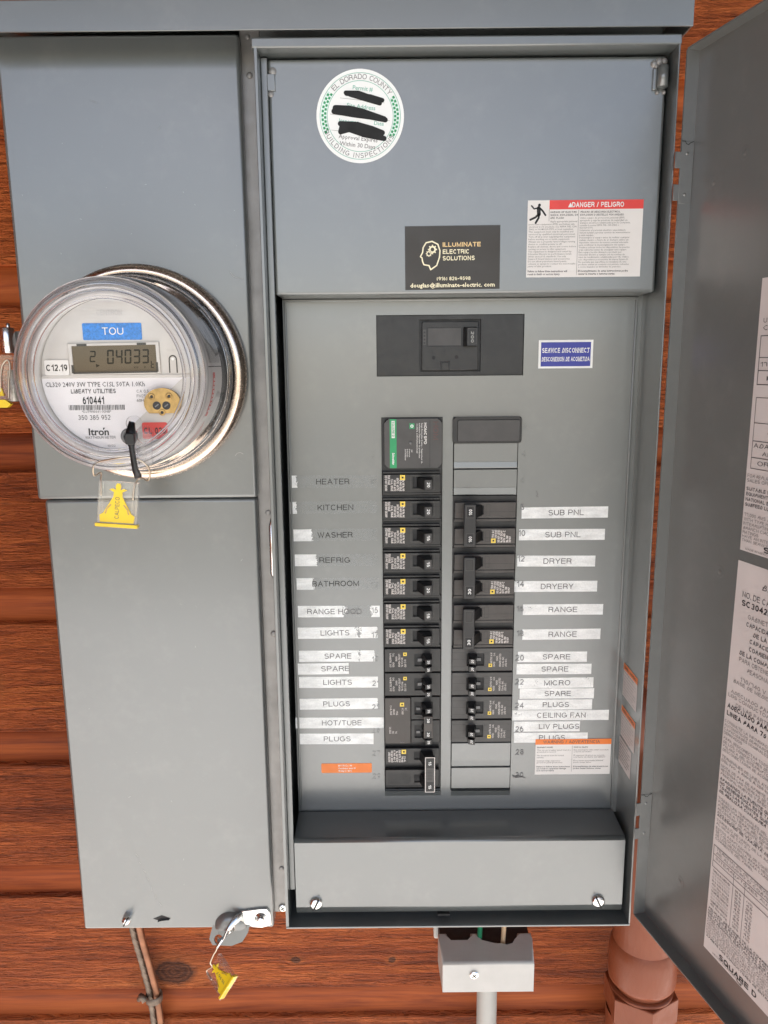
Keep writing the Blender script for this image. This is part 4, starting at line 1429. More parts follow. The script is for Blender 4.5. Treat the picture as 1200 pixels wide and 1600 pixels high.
# ------------------------------------------------------------------ breakers
def label_block(b, fr, w, h, wht, w0, rot, single=True):
    """Fine white print with the yellow trade square, drawn in a box w wide, h tall round the frame's origin."""
    rng = random.Random(int(w * 10))
    rows = int(h / 2.9)
    f2 = fr.rot(0, 0, rot)
    words = ['HOM120', 'TYPE HOM', '120/240V', 'SWD HACR', '10kA IC', 'CU-AL', '60/75C', 'LISTED', '40 C', 'No. 14-8', 'ISSUE', 'E-9451']
    n = int(w / 2.6)
    for i in range(n):
        u = -w / 2 + (i + 0.5) * w / n
        vv = -h / 2
        lim = h / 2 - (4.6 if (i >= n - 2) else 0)
        while vv < lim - 2.5:
            ln = min(rng.uniform(3.6, 7.5), lim - vv)
            if rng.random() < (0.93 if single else 0.85):
                b.text(fr.rot(u + w / n * 0.36, vv, 90) if rot else fr.rot(u - w / n * 0.36, vv + ln, -90), rng.choice(words), 0, 0, w / n * (0.80 if single else 0.62), wht, w0, wid=ln * 0.92, bold=single)
            vv += ln + 0.4
    return b


LABELW = simple('breaker_label_print', (0.80, 0.74, 0.70), 0.5, 0, 0.15)
YEL = simple('yellow_label_print', (0.80, 0.58, 0.08), 0.45, 0, 0.08)
GR1 = 'single pole breakers in the column beside the left tapes'
GR2 = 'tandem breakers'


def yellow_sq(b, fr, u, v, s, w):
    b.outline(fr, u - s, u + s, v - s, v + s, s * 0.62, w, YEL)
    b.rect(fr, u - s * 0.38, u + s * 0.38, v - s * 0.38, v + s * 0.38, w, INK)
    b.rect(fr, u + s * 0.38, u + s * 0.5, v - s * 0.3, v + s * 0.3, w, YEL)


def single_pole(zc, amp, label):
    t = thing('circuit_breaker', label, 'circuit breaker', (27, 6, zc), GR1)
    fr = front(-5, 0, zc)
    b = B()
    b.box(-1.2, 55.6, 0, 32, zc - 12.6, zc + 12.6, BLACK)
    b.prism(fr, rc(-1.2, 53.6, 8.6, 10.6), -5, -1.2, BLACK, 0.3)
    b.frame(fr, (-1.0, 54.0, -9.6, 8.0), (27.6, 46.6, -5.6, 5.4), -5, 0, CHAR, 0.5)
    b.prism(fr, rc(-1.2, 55.2, -12.2, -9.9), -5, -2.2, CHAR, 0.4)
    b.rect(fr, 21.5, 27.4, 2.0, 2.25, 0.06, BLACK_DEEP)
    b.rect(fr, 46.8, 53.4, 2.0, 2.25, 0.06, BLACK_DEEP)
    b.outline(fr, 25.6, 48.4, -7.0, 6.8, 0.35, 0.05, DARKGREY)
    b.text(fr.rot(47.6, 7.0, 0), 'HOM', 0, -0.9, 1.7, DARKGREY, 0.12, wid=5.4)
    b.box(27.4, 46.8, -3.0, -1.0, zc - 5.8, zc + 5.6, BLACK_DEEP)
    b.build('body', t)
    b = B()
    P = [(31.5, -3), (35.5, -14), (38.0, -20.4), (45.4, -18.4), (45.0, -3)]
    fz = Fr((0, 0, zc), (1, 0, 0), (0, 1, 0))
    b.prism(Fr((0, 0, zc - 5.0), (1, 0, 0), (0, 1, 0)), P[::-1][::-1], 0, 10.0, BLACK, 0.6)
    tip = Fr((38.0, -20.4, zc), (7.4, 2.0, 0), (0, 0, 1))
    b.rect(tip, 1.0, 7.0, -4.4, 4.4, 0.12, DARKGREY)
    b.text(tip.rot(2.6, 2.6, -90), amp, 0, -0.2, 3.0, WHITE, 0.25, wid=5.0, bold=True)
    b.build('toggle', t)
    b = B()
    b.rect(fr, 0.4, 20.6, -8.6, 7.6, 0.08, BLACK)
    label_block(b, fr.rot(10.4, -0.6, 0), 19.4, 15.6, LABELW, 0.16, 0)
    yellow_sq(b, fr, 17.9, 5.0, 2.4, 0.25)
    b.build('rating_label', t)
    return t


NM = [('HEATER', 2), ('KITCHEN', 3), ('WASHER', 4), ('REFRIG', 5), ('BATHROOM', 6), ('RANGE HOOD', 7), ('LIGHTS', 8)]
base20 = single_pole(ROW(2), '20', 'single pole black breaker in line with the HEATER tape')
base15 = single_pole(ROW(4), '15', 'single pole black breaker in line with the WASHER tape')
for nm, i in NM:
    if i in (2, 4):
        continue
    src, si = (base20, 2) if i in (3, 6) else (base15, 4)
    lab = 'single pole black breaker in line with the %s tape' % nm
    if nm == 'LIGHTS':
        lab = 'lowest single pole black breaker, in line with the upper LIGHTS tape'
    copy_tree(src, ROW(i) - ROW(si), lab)


def toggle_pair(b, zc, xa, xb, dirn, amp, zs=(4.0, -4.0), tipm=DARKGREY):
    """Two slim toggles side by side leaning towards dirn, from the well at xa to the tip at xb."""
    for z in zs:
        P = [(xa, -3), (xa + dirn * 4, -13), (xb - dirn * 6.6, -20), (xb, -18), (xb - dirn * 0.4, -3)]
        if dirn < 0:
            P = P[::-1]
        b.prism(Fr((0, 0, zc + z - 2.9), (1, 0, 0), (0, 1, 0)), P, 0, 5.8, BLACK, 0.8, 3)
        x0 = min(xb - dirn * 6.4, xb)
        tip = Fr((x0, -20.2 if dirn > 0 else -18.2, zc + z), (6.4, 2.0 * dirn, 0), (0, 0, 1))
        b.rect(tip, 0.9, 5.6, -2.1, 2.1, 0.1, tipm)
        b.text(tip.rot(2.0, 1.7, -90) if dirn > 0 else tip.rot(4.6, -1.7, 90), amp, 0, -0.1, 2.5, WHITE, 0.22, wid=3.5, bold=True)


def tandem(zc, left, label, amp='20'):
    o = 0.0 if left else 67.2
    w = 55.6 if left else 60.4
    t = thing('tandem_breaker', label, 'circuit breaker', (o + w / 2, 6, zc), GR2)
    fr = front(-4, o, zc)
    X = (lambda u: u) if left else (lambda u: w - u)
    bod = DARKGREY if not left else CHAR
    b = B()
    b.box(o - 1.0, o + w, 0, 32, zc - 12.6, zc + 12.6, BLACK)
    h = sorted((X(29.0), X(46.5)))
    b.frame(fr, (-0.8, w - 0.3, -12.2, 12.0), (h[0], h[1], -6.6, 6.6), -4, 0, bod, 0.5)
    for v in (7.4, -7.4, 0.4):
        b.rect(fr, 0, h[0] - 0.6, v, v + 0.22, 0.05, BLACK)
        b.rect(fr, h[1] + 0.6, w - 1, v, v + 0.22, 0.05, BLACK)
    q = sorted((X(24.0), X(28.6)))
    b.outline(fr, q[0], q[1], -6, 6, 0.25, 0.06, BLACK)
    b.box(o + h[0] - 0.2, o + h[1] + 0.2, -2.4, -1.0, zc - 6.8, zc + 6.8, BLACK_DEEP)
    c = sorted((X(32), X(36.8)))
    b.prism(fr, rc(c[0], c[1], -2.0, 1.6), -3, -0.6, MIDGREY, 0.3)
    b.build('body', t)
    b = B()
    toggle_pair(b, zc, o + X(36.0), o + X(45.6), 1 if left else -1, amp)
    b.build('toggle', t)
    b = B()
    if left:
        b.rect(fr, 3.4, 22.4, -8.2, 8.2, 0.08, CHAR)
        label_block(b, fr.rot(12.6, 0, 0), 17.6, 15.0, LABELW, 0.16, 0, False)
        yellow_sq(b, fr, 19.6, 6.4, 1.8, 0.25)
    else:
        b.rect(fr, 36.0, 55.6, -8.2, 8.2, 0.08, DARKGREY)
        label_block(b, fr.rot(45.6, 0, 0), 17.6, 15.0, LABELW, 0.16, 1, False)
        yellow_sq(b, fr, 37.6, -6.0, 1.8, 0.25)
    b.build('rating_label', t)
    return t


tl = tandem(ROW(9), True, 'upper of the two left tandem breakers, in line with the SPARE tapes', '20')
copy_tree(tl, ROW(10) - ROW(9), 'lower of the two left tandem breakers, right above the brownish quad breaker')
tr = tandem(ROW(9), False, 'topmost of the four grey tandem breakers stacked in the right column')
copy_tree(tr, ROW(10) - ROW(9), 'second from the top of the four grey tandem breakers in the right column')
copy_tree(tr, ROW(11) - ROW(9), 'third from the top of the four grey tandem breakers in the right column')
copy_tree(tr, ROW(12) - ROW(9), 'lowest of the four grey tandem breakers, right above the bare steel plates')

# quad breaker at 23 / 25
zq = (ROW(11) + ROW(12)) / 2
t = thing('quad_breaker', 'quad breaker with brownish cover plate and tied middle toggles by the HOT/TUBE tape', 'circuit breaker', (27, 6, zq))
fr = front(-4, 0, zq)
b = B()
b.box(-1.2, 55.6, 0, 32, zq - 25.2, zq + 25.2, BLACK)
for s_ in (12.6, -12.6):
    b.frame(fr.rot(0, s_, 0), (25.4, 54.6, -12.2, 12.2), (29.0, 47.4, -7.0, 7.0), -4, 0, CHAR, 0.5)
    b.box(28.8, 47.6, -2.4, -1.0, zq + s_ - 7.2, zq + s_ + 7.2, BLACK_DEEP)
    b.prism(fr, rc(30.6, 35.0, s_ - 2.6, s_ + 0.6), -3, -0.6, MIDGREY, 0.3)
    b.outline(fr, 25.8, 28.8, s_ - 7.6, s_ + 7.6, 0.25, 0.06, BLACK)
b.build('body', t)
b = B()
for s_, a in ((16.6, '20'), (-16.6, '20'), (7.4, '30'), (-7.4, '30')):
    toggle_pair(b, zq + s_, 36.0, 46.0, 1, a, (0,))
b.build('toggle', t)
b = B()
b.prism(fr, rc(-1.0, 25.0, -25.0, 24.6), -4, 1.6, CHARBR, 0.5)
f2 = fr.rot(0, 0, 0, 1.7)
b2 = fr
label_block(b, fr.rot(8.4, 12.0, 0, 1.6), 9.0, 12.0, LABELW, 0.12, 0, False)
label_block(b, fr.rot(18.8, 12.6, 0, 1.6), 6.6, 12.0, LABELW, 0.12, 0, False)
label_block(b, fr.rot(7.4, -10.4, 0, 1.6), 9.0, 7.6, LABELW, 0.12, 0, False)
yellow_sq(b, fr, 16.4, 17.6, 2.1, 1.85)
b.text(fr, 'HOM', 14.5, -24.2, 1.4, MIDGREY, 1.75, wid=4)
b.build('cover_plate', t)
b = B()
ft = front(-20.5, 0, zq)
b.prism(ft, rc(37.6, 46.4, -11.6, 11.6), -3, 0.6, CHARBR, 0.5)
for s_ in (7.4, -7.4):
    b.rect(ft, 38.8, 45.2, s_ - 3.4, s_ + 3.4, 0.7, BLACK)
    b.text(ft.rot(41.0, s_ + 2.2, -90), '30', 0, -0.3, 2.6, WHITE, 0.85, wid=4.4, bold=True)
b.build('handle_tie', t)

# two pole at 27 / 29
zt = (ROW(13) + ROW(14)) / 2
t = thing('two_pole_breaker', 'two pole black breaker with pale edged tie bar at the foot of the left column', 'circuit breaker', (27, 6, zt))
fr = front(-5, 0, zt)
b = B()
b.box(-1.2, 55.6, 0, 32, zt - 25.6, zt + 25.2, BLACK)
b.frame(fr, (-1.0, 54.0, 3.4, 20.6), (28.6, 46.0, 8.0, 17.0), -5, 0, CHAR, 0.5)
b.frame(fr, (-1.0, 54.0, -21.0, -3.0), (28.6, 46.0, -17.4, -8.4), -5, 0, CHAR, 0.5)
for z in (12.5, -12.9):
    b.box(28.4, 46.2, -3.4, -1.0, zt + z - 5, zt + z + 5, BLACK_DEEP)
b.rect(fr, 1.4, 25.0, -18.6, -7.4, 0.08, BLACK)
b.build('body', t)
b = B()
for z in (12.5, -12.9):
    b.prism(Fr((0, 0, zt + z - 5.4), (1, 0, 0), (0, 1, 0)), [(34, -3), (38, -16), (39.4, -19), (47.8, -19), (47.4, -3)], 0, 10.8, BLACK, 0.6)
b.build('toggle', t)
b = B()
ft = front(-22, 0, zt)
b.prism(ft, rc(38.8, 48.6, -18.4, 19.6), -4, 0, DARKGREY, 0.5)
b.outline(ft, 38.8, 48.6, -18.4, 19.6, 0.55, 0.06, LABELW)
for z in (13.2, -12.4):
    b.outline(ft, 40.2, 47.4, z - 5.2, z + 5.2, 0.6, 0.1, INK)
    b.rect(ft, 40.8, 46.8, z - 4.6, z + 4.6, 0.08, BLACK)
    b.text(ft.rot(42.4, z + 2.0, -90), '15', 0, -0.2, 2.8, WHITE, 0.3, wid=4.2, bold=True)
for k in range(7):
    b.rect(ft.rot(43.8, 0.6, 0), -2.6, 2.6, -5.4 + k * 1.6, -4.9 + k * 1.6, 0.1, BLACK)
b.build('handle_tie', t)
b = B()
b.rect(fr, 1.4, 22.4, 4.4, 20.0, 0.08, BLACK)
label_block(b, fr.rot(11, 12, 0), 18.5, 14.0, LABELW, 0.16, 0, True)
yellow_sq(b, fr, 18.0, 17.0, 2.3, 0.25)
b.build('rating_label', t)


# two pole breakers of the right column
def two_pole(zm, amp, label):
    t = thing('two_pole_breaker', label, 'circuit breaker', (97, 6, zm), 'two pole breakers in the right column')
    fr = front(-5, 67.2, zm)
    W = 60.2
    b = B()
    b.box(66.4, 127.6, 0, 32, zm - 25.2, zm + 25.2, BLACK)
    for s_ in (12.6, -12.9):
        b.frame(fr.rot(0, s_, 0), (0.6, W - 0.6, -8.6, 7.2), (10.0, 28.6, -5.0, 4.0), -5, 0, CHARBR if s_ > 0 else CHARBR, 0.5)
        b.box(77.0, 96.0, -3.2, -1.0, zm + s_ - 5.2, zm + s_ + 4.2, BLACK_DEEP)
        b.prism(fr, rc(0.2, W - 0.2, s_ - 12.2, s_ - 9.2), -5, -1.6, CHARBR, 0.4)
        b.rect(fr, 0.8, 9.6, s_ - 2.4, s_ - 2.15, 0.06, BLACK)
        b.rect(fr, 29.0, W - 1, s_ - 2.4, s_ - 2.15, 0.06, BLACK)
        b.outline(fr, 30.6, 34.6, s_ - 6.0, s_ + 5.0, 0.25, 0.06, BLACK)
    b.build('body', t)
    b = B()
    for s_ in (12.2, -12.6):
        P = [(95.0, -3), (88.0, -15), (86.8, -18), (76.6, -18), (77.0, -3)]
        b.prism(Fr((0, 0, zm + s_ - 5.4), (1, 0, 0), (0, 1, 0)), P[::-1], 0, 10.8, BLACK, 0.6)
    b.build('toggle', t)
    b = B()
    ft = front(-22, 0, zm)
    b.prism(ft, rc(75.2, 86.6, -20.0, 21.0), -4.6, 0, BLACK, 0.9, 3)
    for s_ in (13.4, -12.6):
        b.outline(ft, 77.0, 84.8, s_ - 5.6, s_ + 5.6, 0.5, 0.08, DARKGREY)
        b.rect(ft, 77.5, 84.3, s_ - 5.1, s_ + 5.1, 0.06, BLACK_DEEP)
        if amp != '' or s_ < 0:
            b.text(ft.rot(82.4, s_ - 2.9, 90), amp or '30', 0, -0.2, 3.0, WHITE, 0.25, wid=5.6, bold=True)
        else:
            b.rect(ft, 78.2, 83.6, s_ - 4.4, s_ + 4.4, 0.1, CHAR)
    b.build('handle_tie', t)
    b = B()
    b.rect(fr, 35.6, 56.0, -20.6, -6.4, 0.08, CHARBR)
    label_block(b, fr.rot(46, -13.4, 0), 19.0, 12.6, LABELW, 0.16, 1, True)
    yellow_sq(b, fr, 38.2, -18.0, 2.2, 0.25)
    b.build('rating_label', t)
    return t


two_pole((ROW(3) + ROW(4)) / 2 - 1, '100', 'two pole breaker with 100 on its black tie bar beside the SUB PNL tapes')
t2 = two_pole((ROW(5) + ROW(6)) / 2 - 1, '', 'two pole breaker with black tie bar beside the DRYER tape')
copy_tree(t2, ROW(7) - ROW(5), 'two pole breaker with black tie bar beside the RANGE tapes')

# surge protector in the first two places
zs_ = (ROW(0) + ROW(1)) / 2 - 1.2
t = thing('surge_protector', 'dark grey surge protector with a green stripe at the top of the left column', 'surge protector', (27, 6, zs_))
fr = front(-3, 0, zs_)
b = B()
b.box(-1.4, 55.8, 0, 32, zs_ - 24.6, zs_ + 24.6, BLACK)
b.prism(fr, rrect(1.0, 55.2, -23.2, 23.4, 4.0, 6), -3, 3.4, DARKGREY, 1.0, 3)
b.build('body', t)
b = B()
ff = fr.rot(0, 0, 0, 3.5)
b.rect(ff, 6.0, 12.4, -23.0, 23.2, 0.05, GREEN)
b.prism(ff, rc(7.8, 10.8, 5.5, 21.6), 0, 0.12, PAPER)
b.text(ff.rot(8.3, 20.8, -90), 'SQUARE D', 0, 0, 2.0, GREEN, 0.25, wid=14, bold=True)
b.text(ff.rot(8.3, 2.0 - 10.5, -90), 'Schneider', 0, 0, 2.2, WHITE, 0.2, wid=11.5, bold=True)
for u, st, v, L, h in ((38.2, 'HOMCSPD', 19.6, 20, 2.6), (35.6, 'Surge Protective Device - Suppresseur de', 19.4, 38, 1.5), (33.4, 'surtension Dispositivo de proteccion', 19.4, 33, 1.5), (31.2, 'contra sobretensiones', 19.0, 28, 1.5), (26.0, 'OK', -5.5, 2.6, 1.4), (24.0, 'Protection', -5.0, 7.5, 1.2), (22.0, 'Proteccion', -5.0, 7.5, 1.2), (20.2, 'Surveillance', -5.0, 10.5, 1.2)):
    b.text(ff.rot(u, v, -90), st, 0, 0, h, PAPER, 0.2, wid=L, bold=h > 2)
b.rect(ff, 24.6, 29.2, 14.0, 19.2, 0.1, GREEN)
b.ringflat(ff, 26.9, 16.6, 0.7, 1.5, 0.2, WHITE, 14)
b.lathe(ff, 25.6, 0.8, [(1.4, 0), (1.4, 0.5), (0, 0.8)], MIDGREY, 16)
b.rect(ff, 43.6, 44.0, -22.4, 22.4, 0.08, BLACK)
b.text(ff.rot(46.8, 20.6, -90), 'HOM', 0, 0, 5.0, simple('dull_red_print', (0.10, 0.045, 0.04), 0.5), 0.15, wid=17)
b.build('front_label', t)

# filler plate
t = B()
t.prism(F0, rrect(65.6, 130.6, 1426.6, 1451.4, 2.6, 5), -1.5, 4.0, CHAR, 1.0, 3)
t.prism(F0, rrect(69.8, 129.0, 1428.4, 1448.8, 1.8, 4), 4.0, 4.7, DARKGREY, 0.5, 2)
o = t.build('filler_plate')
o['label'] = 'black plastic filler plate snapped over the empty space right of the surge protector'
o['category'] = 'filler plate'

# main breaker
t = thing('main_breaker', 'wide black main breaker recessed beside the service disconnect sign', 'main breaker', (63, 8, 1517))
b = B()
fr = front(2.0)
b.frame(fr, (-5.2, 130.8, 1489.9, 1544.8), (34.0, 91.5, 1493.4, 1541.0), -8, 0, CHAR, 0)
b.box(33.5, 92, 5.5, 40, 1493, 1541.4, BLACK)
b.build('body', t)
b = B()
fr = front(1.0)
b.frame(fr, (36.6, 89.0, 1494.6, 1539.0), (41.0, 87.4, 1516.4, 1534.0), -5, 0, CHAR, 0.6)
b.box(40.6, 75.0, 1.8, 3.4, 1516.2, 1534.2, BLACK)
b.rect(fr, 42.4, 73.0, 1517.4, 1533.0, -0.6, DARKGREY)
b.disc(fr, 47.4, 1506.4, 1.7, 0.1, BLACK_DEEP, 16)
b.disc(fr, 68.8, 1506.8, 1.7, 0.1, BLACK_DEEP, 16)
b.prism(fr, rc(53.8, 62.8, 1494.8, 1503.0), 0.0, 0.5, BLACK, 0.3)
b.prism(fr, rc(55.2, 61.4, 1494.8, 1501.8), 0.5, 1.4, CHAR, 0.3)
b.rect(fr, 37.6, 40.4, 1518, 1532, 0.1, DARKGREY)
for k in range(4):
    b.rect(fr, 38.2, 39.8, 1519 + k * 3.2, 1520.6 + k * 3.2, 0.2, BLACK)
b.build('face_plate', t)
b = B()
b.prism(Fr((0, 0, 1516.8), (1, 0, 0), (0, 1, 0)), [(75, 2), (77.4, -10), (86.6, -10), (87.2, 2)], 0, 16.8, BLACK, 0.9, 3)
ft = front(-10.1)
b.outline(ft, 78.2, 86.2, 1518.0, 1532.4, 0.4, 0.12, DARKGREY)
b.text(ft.rot(80.8, 1530.0, -90), '200', 0, 0, 2.8, PVC, 0.2, wid=10.5, bold=True)
b.build('toggle', t)

# ------------------------------------------------------------------ the meter
CX, CZ = -217.0, 1494.0
meter = thing('electric_meter', 'round glass covered electric meter with white face and LCD in the grey panel', 'electric meter', (CX, -22, CZ))
FM = Fr((CX, 0, CZ))
b = B()
b.lathe(FM, 0, 0, [(83, 22.2), (91, 22.4), (93.8, 24.2), (95.0, 27.6), (94.7, 31.5), (93.2, 35.2), (90.4, 37.8), (87.4, 38.2), (85.2, 36.6), (84.2, 33), (83.6, 24)], RINGM, 120)
ring = b.build('sealing_ring', meter)
b = B()
b.lathe(FM, 0, 0, [(84, 24), (84, 30), (83.2, 34), (83.2, 38), (80.5, 42), (79.5, 47), (70, 48), (0, 48)], BLACK, 72)
for a in (46, -38, 130, 222):
    f2 = FM.rot(77.5 * math.cos(R(a)), 77.5 * math.sin(R(a)), a)
    b.prism(f2, rc(-0.5, 4.5, -3.5, 3.5), 40, 50, CHAR, 0.5)
b.build('base', meter)
b = B()
b.tube([(CX + 80.4 * math.cos(R(a)), -41.5, CZ + 80.4 * math.sin(R(a))) for a in range(0, 361, 5)], 0.7, ZINC, 6, False)  # thin silver ring shaped as the highlight line round the base
b.build('highlight_ring', meter)
b = B()
b.lathe(FM, 0, 0, [(76.6, 47), (73.6, 88), (72.0, 93), (69, 95.6), (62.0, 96.5), (61.4, 95.4), (61.2, 93.2)], BEZEL, 96)
house = b.build('housing', meter)


def cyl(b, a0, a1, w0, w1, dr, m, n=12):
    cone = lambda w: 76.6 - (w - 47) * 3.0 / 41 + dr
    P = [[b.bm.verts.new(FM.at(cone(w) * math.cos(R(a0 + (a1 - a0) * i / n)), cone(w) * math.sin(R(a0 + (a1 - a0) * i / n)), w)) for w in (w0, w1)] for i in range(n + 1)]
    for p, q in zip(P, P[1:]):
        b._f([p[0], q[0], q[1], p[1]], m)


b = B()
cyl(b, -75, 52, 49, 87, 0.3, PAPER, 40)
cyl(b, -28, 1, 70, 76, 0.5, RED, 14)
for k in range(12):
    cyl(b, 7, 20 + 14 * ((k * 7) % 5) / 5, 53 + k * 2.6, 54.0 + k * 2.6, 0.5, INKS, 10)
for k in range(9):
    cyl(b, -25 + 2.6 * k, -23.4 + 2.6 * k, 71.6, 74.4, 0.7, WHITE, 1)
for k in range(3):
    cyl(b, -50, -38 + 3 * k, 62 + k * 3, 63.4 + k * 3, 0.5, RED, 6)
cyl(b, 4.4, 5.0, 49, 87, 0.55, INK, 1)
b.build('side_label', house)

FP = Fr((0, -93.0, 0))
b = B()
seg = lambda r, a0, a1, n=40: [(CX + r * math.cos(R(a0 + (a1 - a0) * i / n)), CZ + r * math.sin(R(a0 + (a1 - a0) * i / n))) for i in range(n + 1)]
zsep = 1492.6
asep = math.degrees(math.asin((zsep - CZ) / 61.0))
b.poly(FP, seg(61.0, asep, 180 - asep), 0.0, FACEGREY)
b.poly(FP, seg(61.0, 180 - asep, 360 + asep), 0.6, FACE)
b.prism(FP, [(CX - 61 + 0.4, 1491.6), (CX + 61 - 0.4, 1491.6), (CX + 61 - 0.6, 1494.4), (CX - 61 + 0.6, 1494.4)], 0, 1.0, FACEGREY, 0.4)
b.poly(FP, [(-163, 1491.2), (-212, 1449), (-206, 1433.6), (-203, 1434.3), (-170, 1459), (-158, 1478), (-156.6, 1491)], 0.75, FACEGREY)
P = FP
T = lambda st, u, v, h, wid, m=INKG, bold=False, w=0.9: b.text(P, st, u, v, h, m, w, wid=wid, bold=bold)
T('CL320 240V 3W TYPE C1SL 50TA 1.0Kh', -275.2, 1484.8, 3.8, 81)
T('LIBERTY UTILITIES', -254.8, 1479.4, 3.6, 36.6, INKG, True)
T('610441', -245.8, 1470.6, 6.2, 17.4, INK, True)
rng = random.Random(3)
x = -257.6
while x < -212.4:
    wd = rng.choice((0.35, 0.5, 0.8))
    b.rect(P, x, x + wd, 1465.9, 1470.0, 0.9, INKG)
    x += wd + rng.choice((0.35, 0.5, 0.7))
T('*DJTR10441 00NB*', -247.2, 1463.6, 1.9, 24)
T('350 385 952', -250.6, 1457.8, 4.0, 26.4)
T('Itron', -243.0, 1445.3, 5.6, 16.6, INK, True)
b.poly(P, [(-231.0, 1451.4), (-229.2, 1451.4), (-230.8, 1449.2)], 0.9, INK)
T('WATTHOUR METER', -246.2, 1442.3, 2.2, 25)
T('10/22', -228.4, 1435.6, 1.7, 6.6, INKS)
T('CA 0.5', -201.2, 1479.6, 2.4, 9.8, INKS)
T('FM2S', -201.4, 1475.8, 2.4, 7.6, INKS)
T('60Hz', -201.6, 1472.2, 2.4, 7.6, INKS)
T('CENTRON', -229.4, 1541.4, 4.2, 20.4, BEZEL, False, 0.3)
T('RESET', -174.6, 1512.6, 1.6, 7.4, BEZEL, False, 0.3)
# reset slot drawn as two dark legs and a loop
b.ringflat(P, -170.3, 1506.2, 2.3, 3.4, 0.2, INK, 20, -20, 200)
b.rect(P, -173.8, -172.8, 1495.4, 1505.4, 0.2, INK)
b.rect(P, -167.8, -166.8, 1495.4, 1505.4, 0.2, INK)
b.disc(P, -170.3, 1506.4, 1.2, 0.25, WHITE, 12)
# barcode-free body done
face = b.build('face_plate', meter)
b = B()
b.prism(P, rrect(-241.6, -194.0, 1521.9, 1535.2, 1.0, 3), 0.2, 0.5, BLUE)
b.text(P, 'TOU', -217.2, 1526.0, 5.8, WHITE, 0.7, wid=17.2, al='c')
b.build('tou_sticker', face, label='blue sticker lettered TOU')
b = B()
b.prism(P, rrect(-274.4, -254.6, 1494.2, 1506.3, 1.2, 3), 1.1, 1.4, PAPER)
b.text(P, 'C12.19', -264.5, 1497.6, 5.2, INK, 1.6, wid=17.2, al='c', bold=True)
b.build('code_sticker', face, label='white sticker lettered C12.19')
b = B()
LF = Fr((-217, -94.4, 1507), (1, 0, 0), (0, 0, 1)).rot(0, 0, 0.6)
b.frame(LF, (-37, 36.6, -12.4, 12.6), (-34.0, 34.0, -10.4, 10.6), -1.6, 0.6, FACEGREY, 0.3)
b.rect(LF, -34.2, 34.2, -10.6, 10.8, -0.4, LCD)
b.prism(LF, rc(-29.5, -21.5, 10.4, 12.2), 0.6, 0.9, CHAR)
b.prism(LF, rc(19, 26.5, 10.4, 12.2), 0.6, 0.9, CHAR)
b.rect(LF, -34.2, 34.2, -11.6, -10.2, 0.7, CHAR)
b.rect(LF, 33.2, 35.0, -11.0, -3.4, 0.7, CHAR)
b.rect(LF, -35.4, -33.6, -11.0, -4.4, 0.7, CHAR)


def seven(b, fr, u, v, w, h, d, m, wz):
    t = h * 0.12
    S = {'0': 'abcdef', '1': 'bc', '2': 'abged', '3': 'abgcd', '4': 'fgbc', 'c': 'ged', 't': 'fegd'}[d]
    sl = 0.08
    q = {'a': (0, h - t, w, h), 'd': (0, 0, w, t), 'g': (0, h / 2 - t / 2, w, h / 2 + t / 2), 'f': (0, h / 2, t, h), 'b': (w - t, h / 2, w, h), 'e': (0, 0, t, h / 2), 'c': (w - t, 0, w, h / 2)}
    for k in S:
        u0, v0, u1, v1 = q[k]
        g_ = 0.25
        if k in 'adg':
            P_ = [(u0 + g_, (v0 + v1) / 2), (u0 + g_ + t / 2, v0), (u1 - g_ - t / 2, v0), (u1 - g_, (v0 + v1) / 2), (u1 - g_ - t / 2, v1), (u0 + g_ + t / 2, v1)]
        else:
            P_ = [(u0, v0 + g_ + t / 3), ((u0 + u1) / 2, v0 + g_), (u1, v0 + g_ + t / 3), (u1, v1 - g_ - t / 3), ((u0 + u1) / 2, v1 - g_), (u0, v1 - g_ - t / 3)]
        b.poly(fr, [(u + x + (y * sl), v + y) for x, y in P_], wz, m)


seven(b, LF, -20.6, -2.4, 5.0, 9.0, '2', LCDINK, -0.2)
for k, d in enumerate('04033'):
    seven(b, LF, -6.6 + k * 7.1, -4.2, 5.6, 11.4, d, LCDINK, -0.2)
b.poly(LF, [(-15.6, -6.6), (-12.4, -5.2), (-15.6, -3.8)], -0.2, LCDINK)
seven(b, LF, 28.6, -8.0, 3.0, 6.2, 't', LCDINK, -0.2)
b.text(LF, 'KW', 15.0, -8.2, 1.9, LCDINK, -0.2, wid=3.6)
b.text(LF, 'P', 23.4, -8.2, 1.9, LCDINK, -0.2, wid=1.4)
b.build('display', face, label='grey brown LCD reading 04033')
b = B()
FO = Fr((-179.6, -93.8, 1471.2), (1, 0, 0), (0, 0, 1))
cut = [(14.8 * math.cos(R(a)), 12.2 * math.sin(R(a))) for a in range(-42, 223, 8)]
b.prism(FO, cut, 0.2, 5.0, BRASS, 0.5)
for u, v in ((-8.2, 5.4), (6.0, 5.6), (-0.4, -7.4)):
    b.lathe(FO, u, v, [(2.7, 5.0), (2.7, 5.8), (1.3, 5.8), (1.2, 4.8), (0, 4.8)], BRASS, 16)
    b.disc(FO, u, v, 1.2, 5.05, INK, 12)
for u, v in ((-4.4, -1.9), (3.4, -1.9)):
    b.disc(FO, u, v, 2.9, 5.15, INK, 20)
    b.ringflat(FO, u, v, 2.9, 3.4, 5.2, CHAR, 20)
    b.rect(FO.rot(u, v, 35), -1.8, 1.8, -0.5, 0.5, 5.25, MIDGREY)
b.build('optical_port', face)
b = B()
b.prism(P, rrect(-198.6, -177.8, 1441.8, 1455.4, 1.6, 4), 0.9, 1.2, RED)
b.text(P, 'CL 020', -188.2, 1446.0, 5.2, INK, 1.4, wid=18, al='c', bold=True)
b.build('class_sticker', face, label='red sticker lettered CL 020')
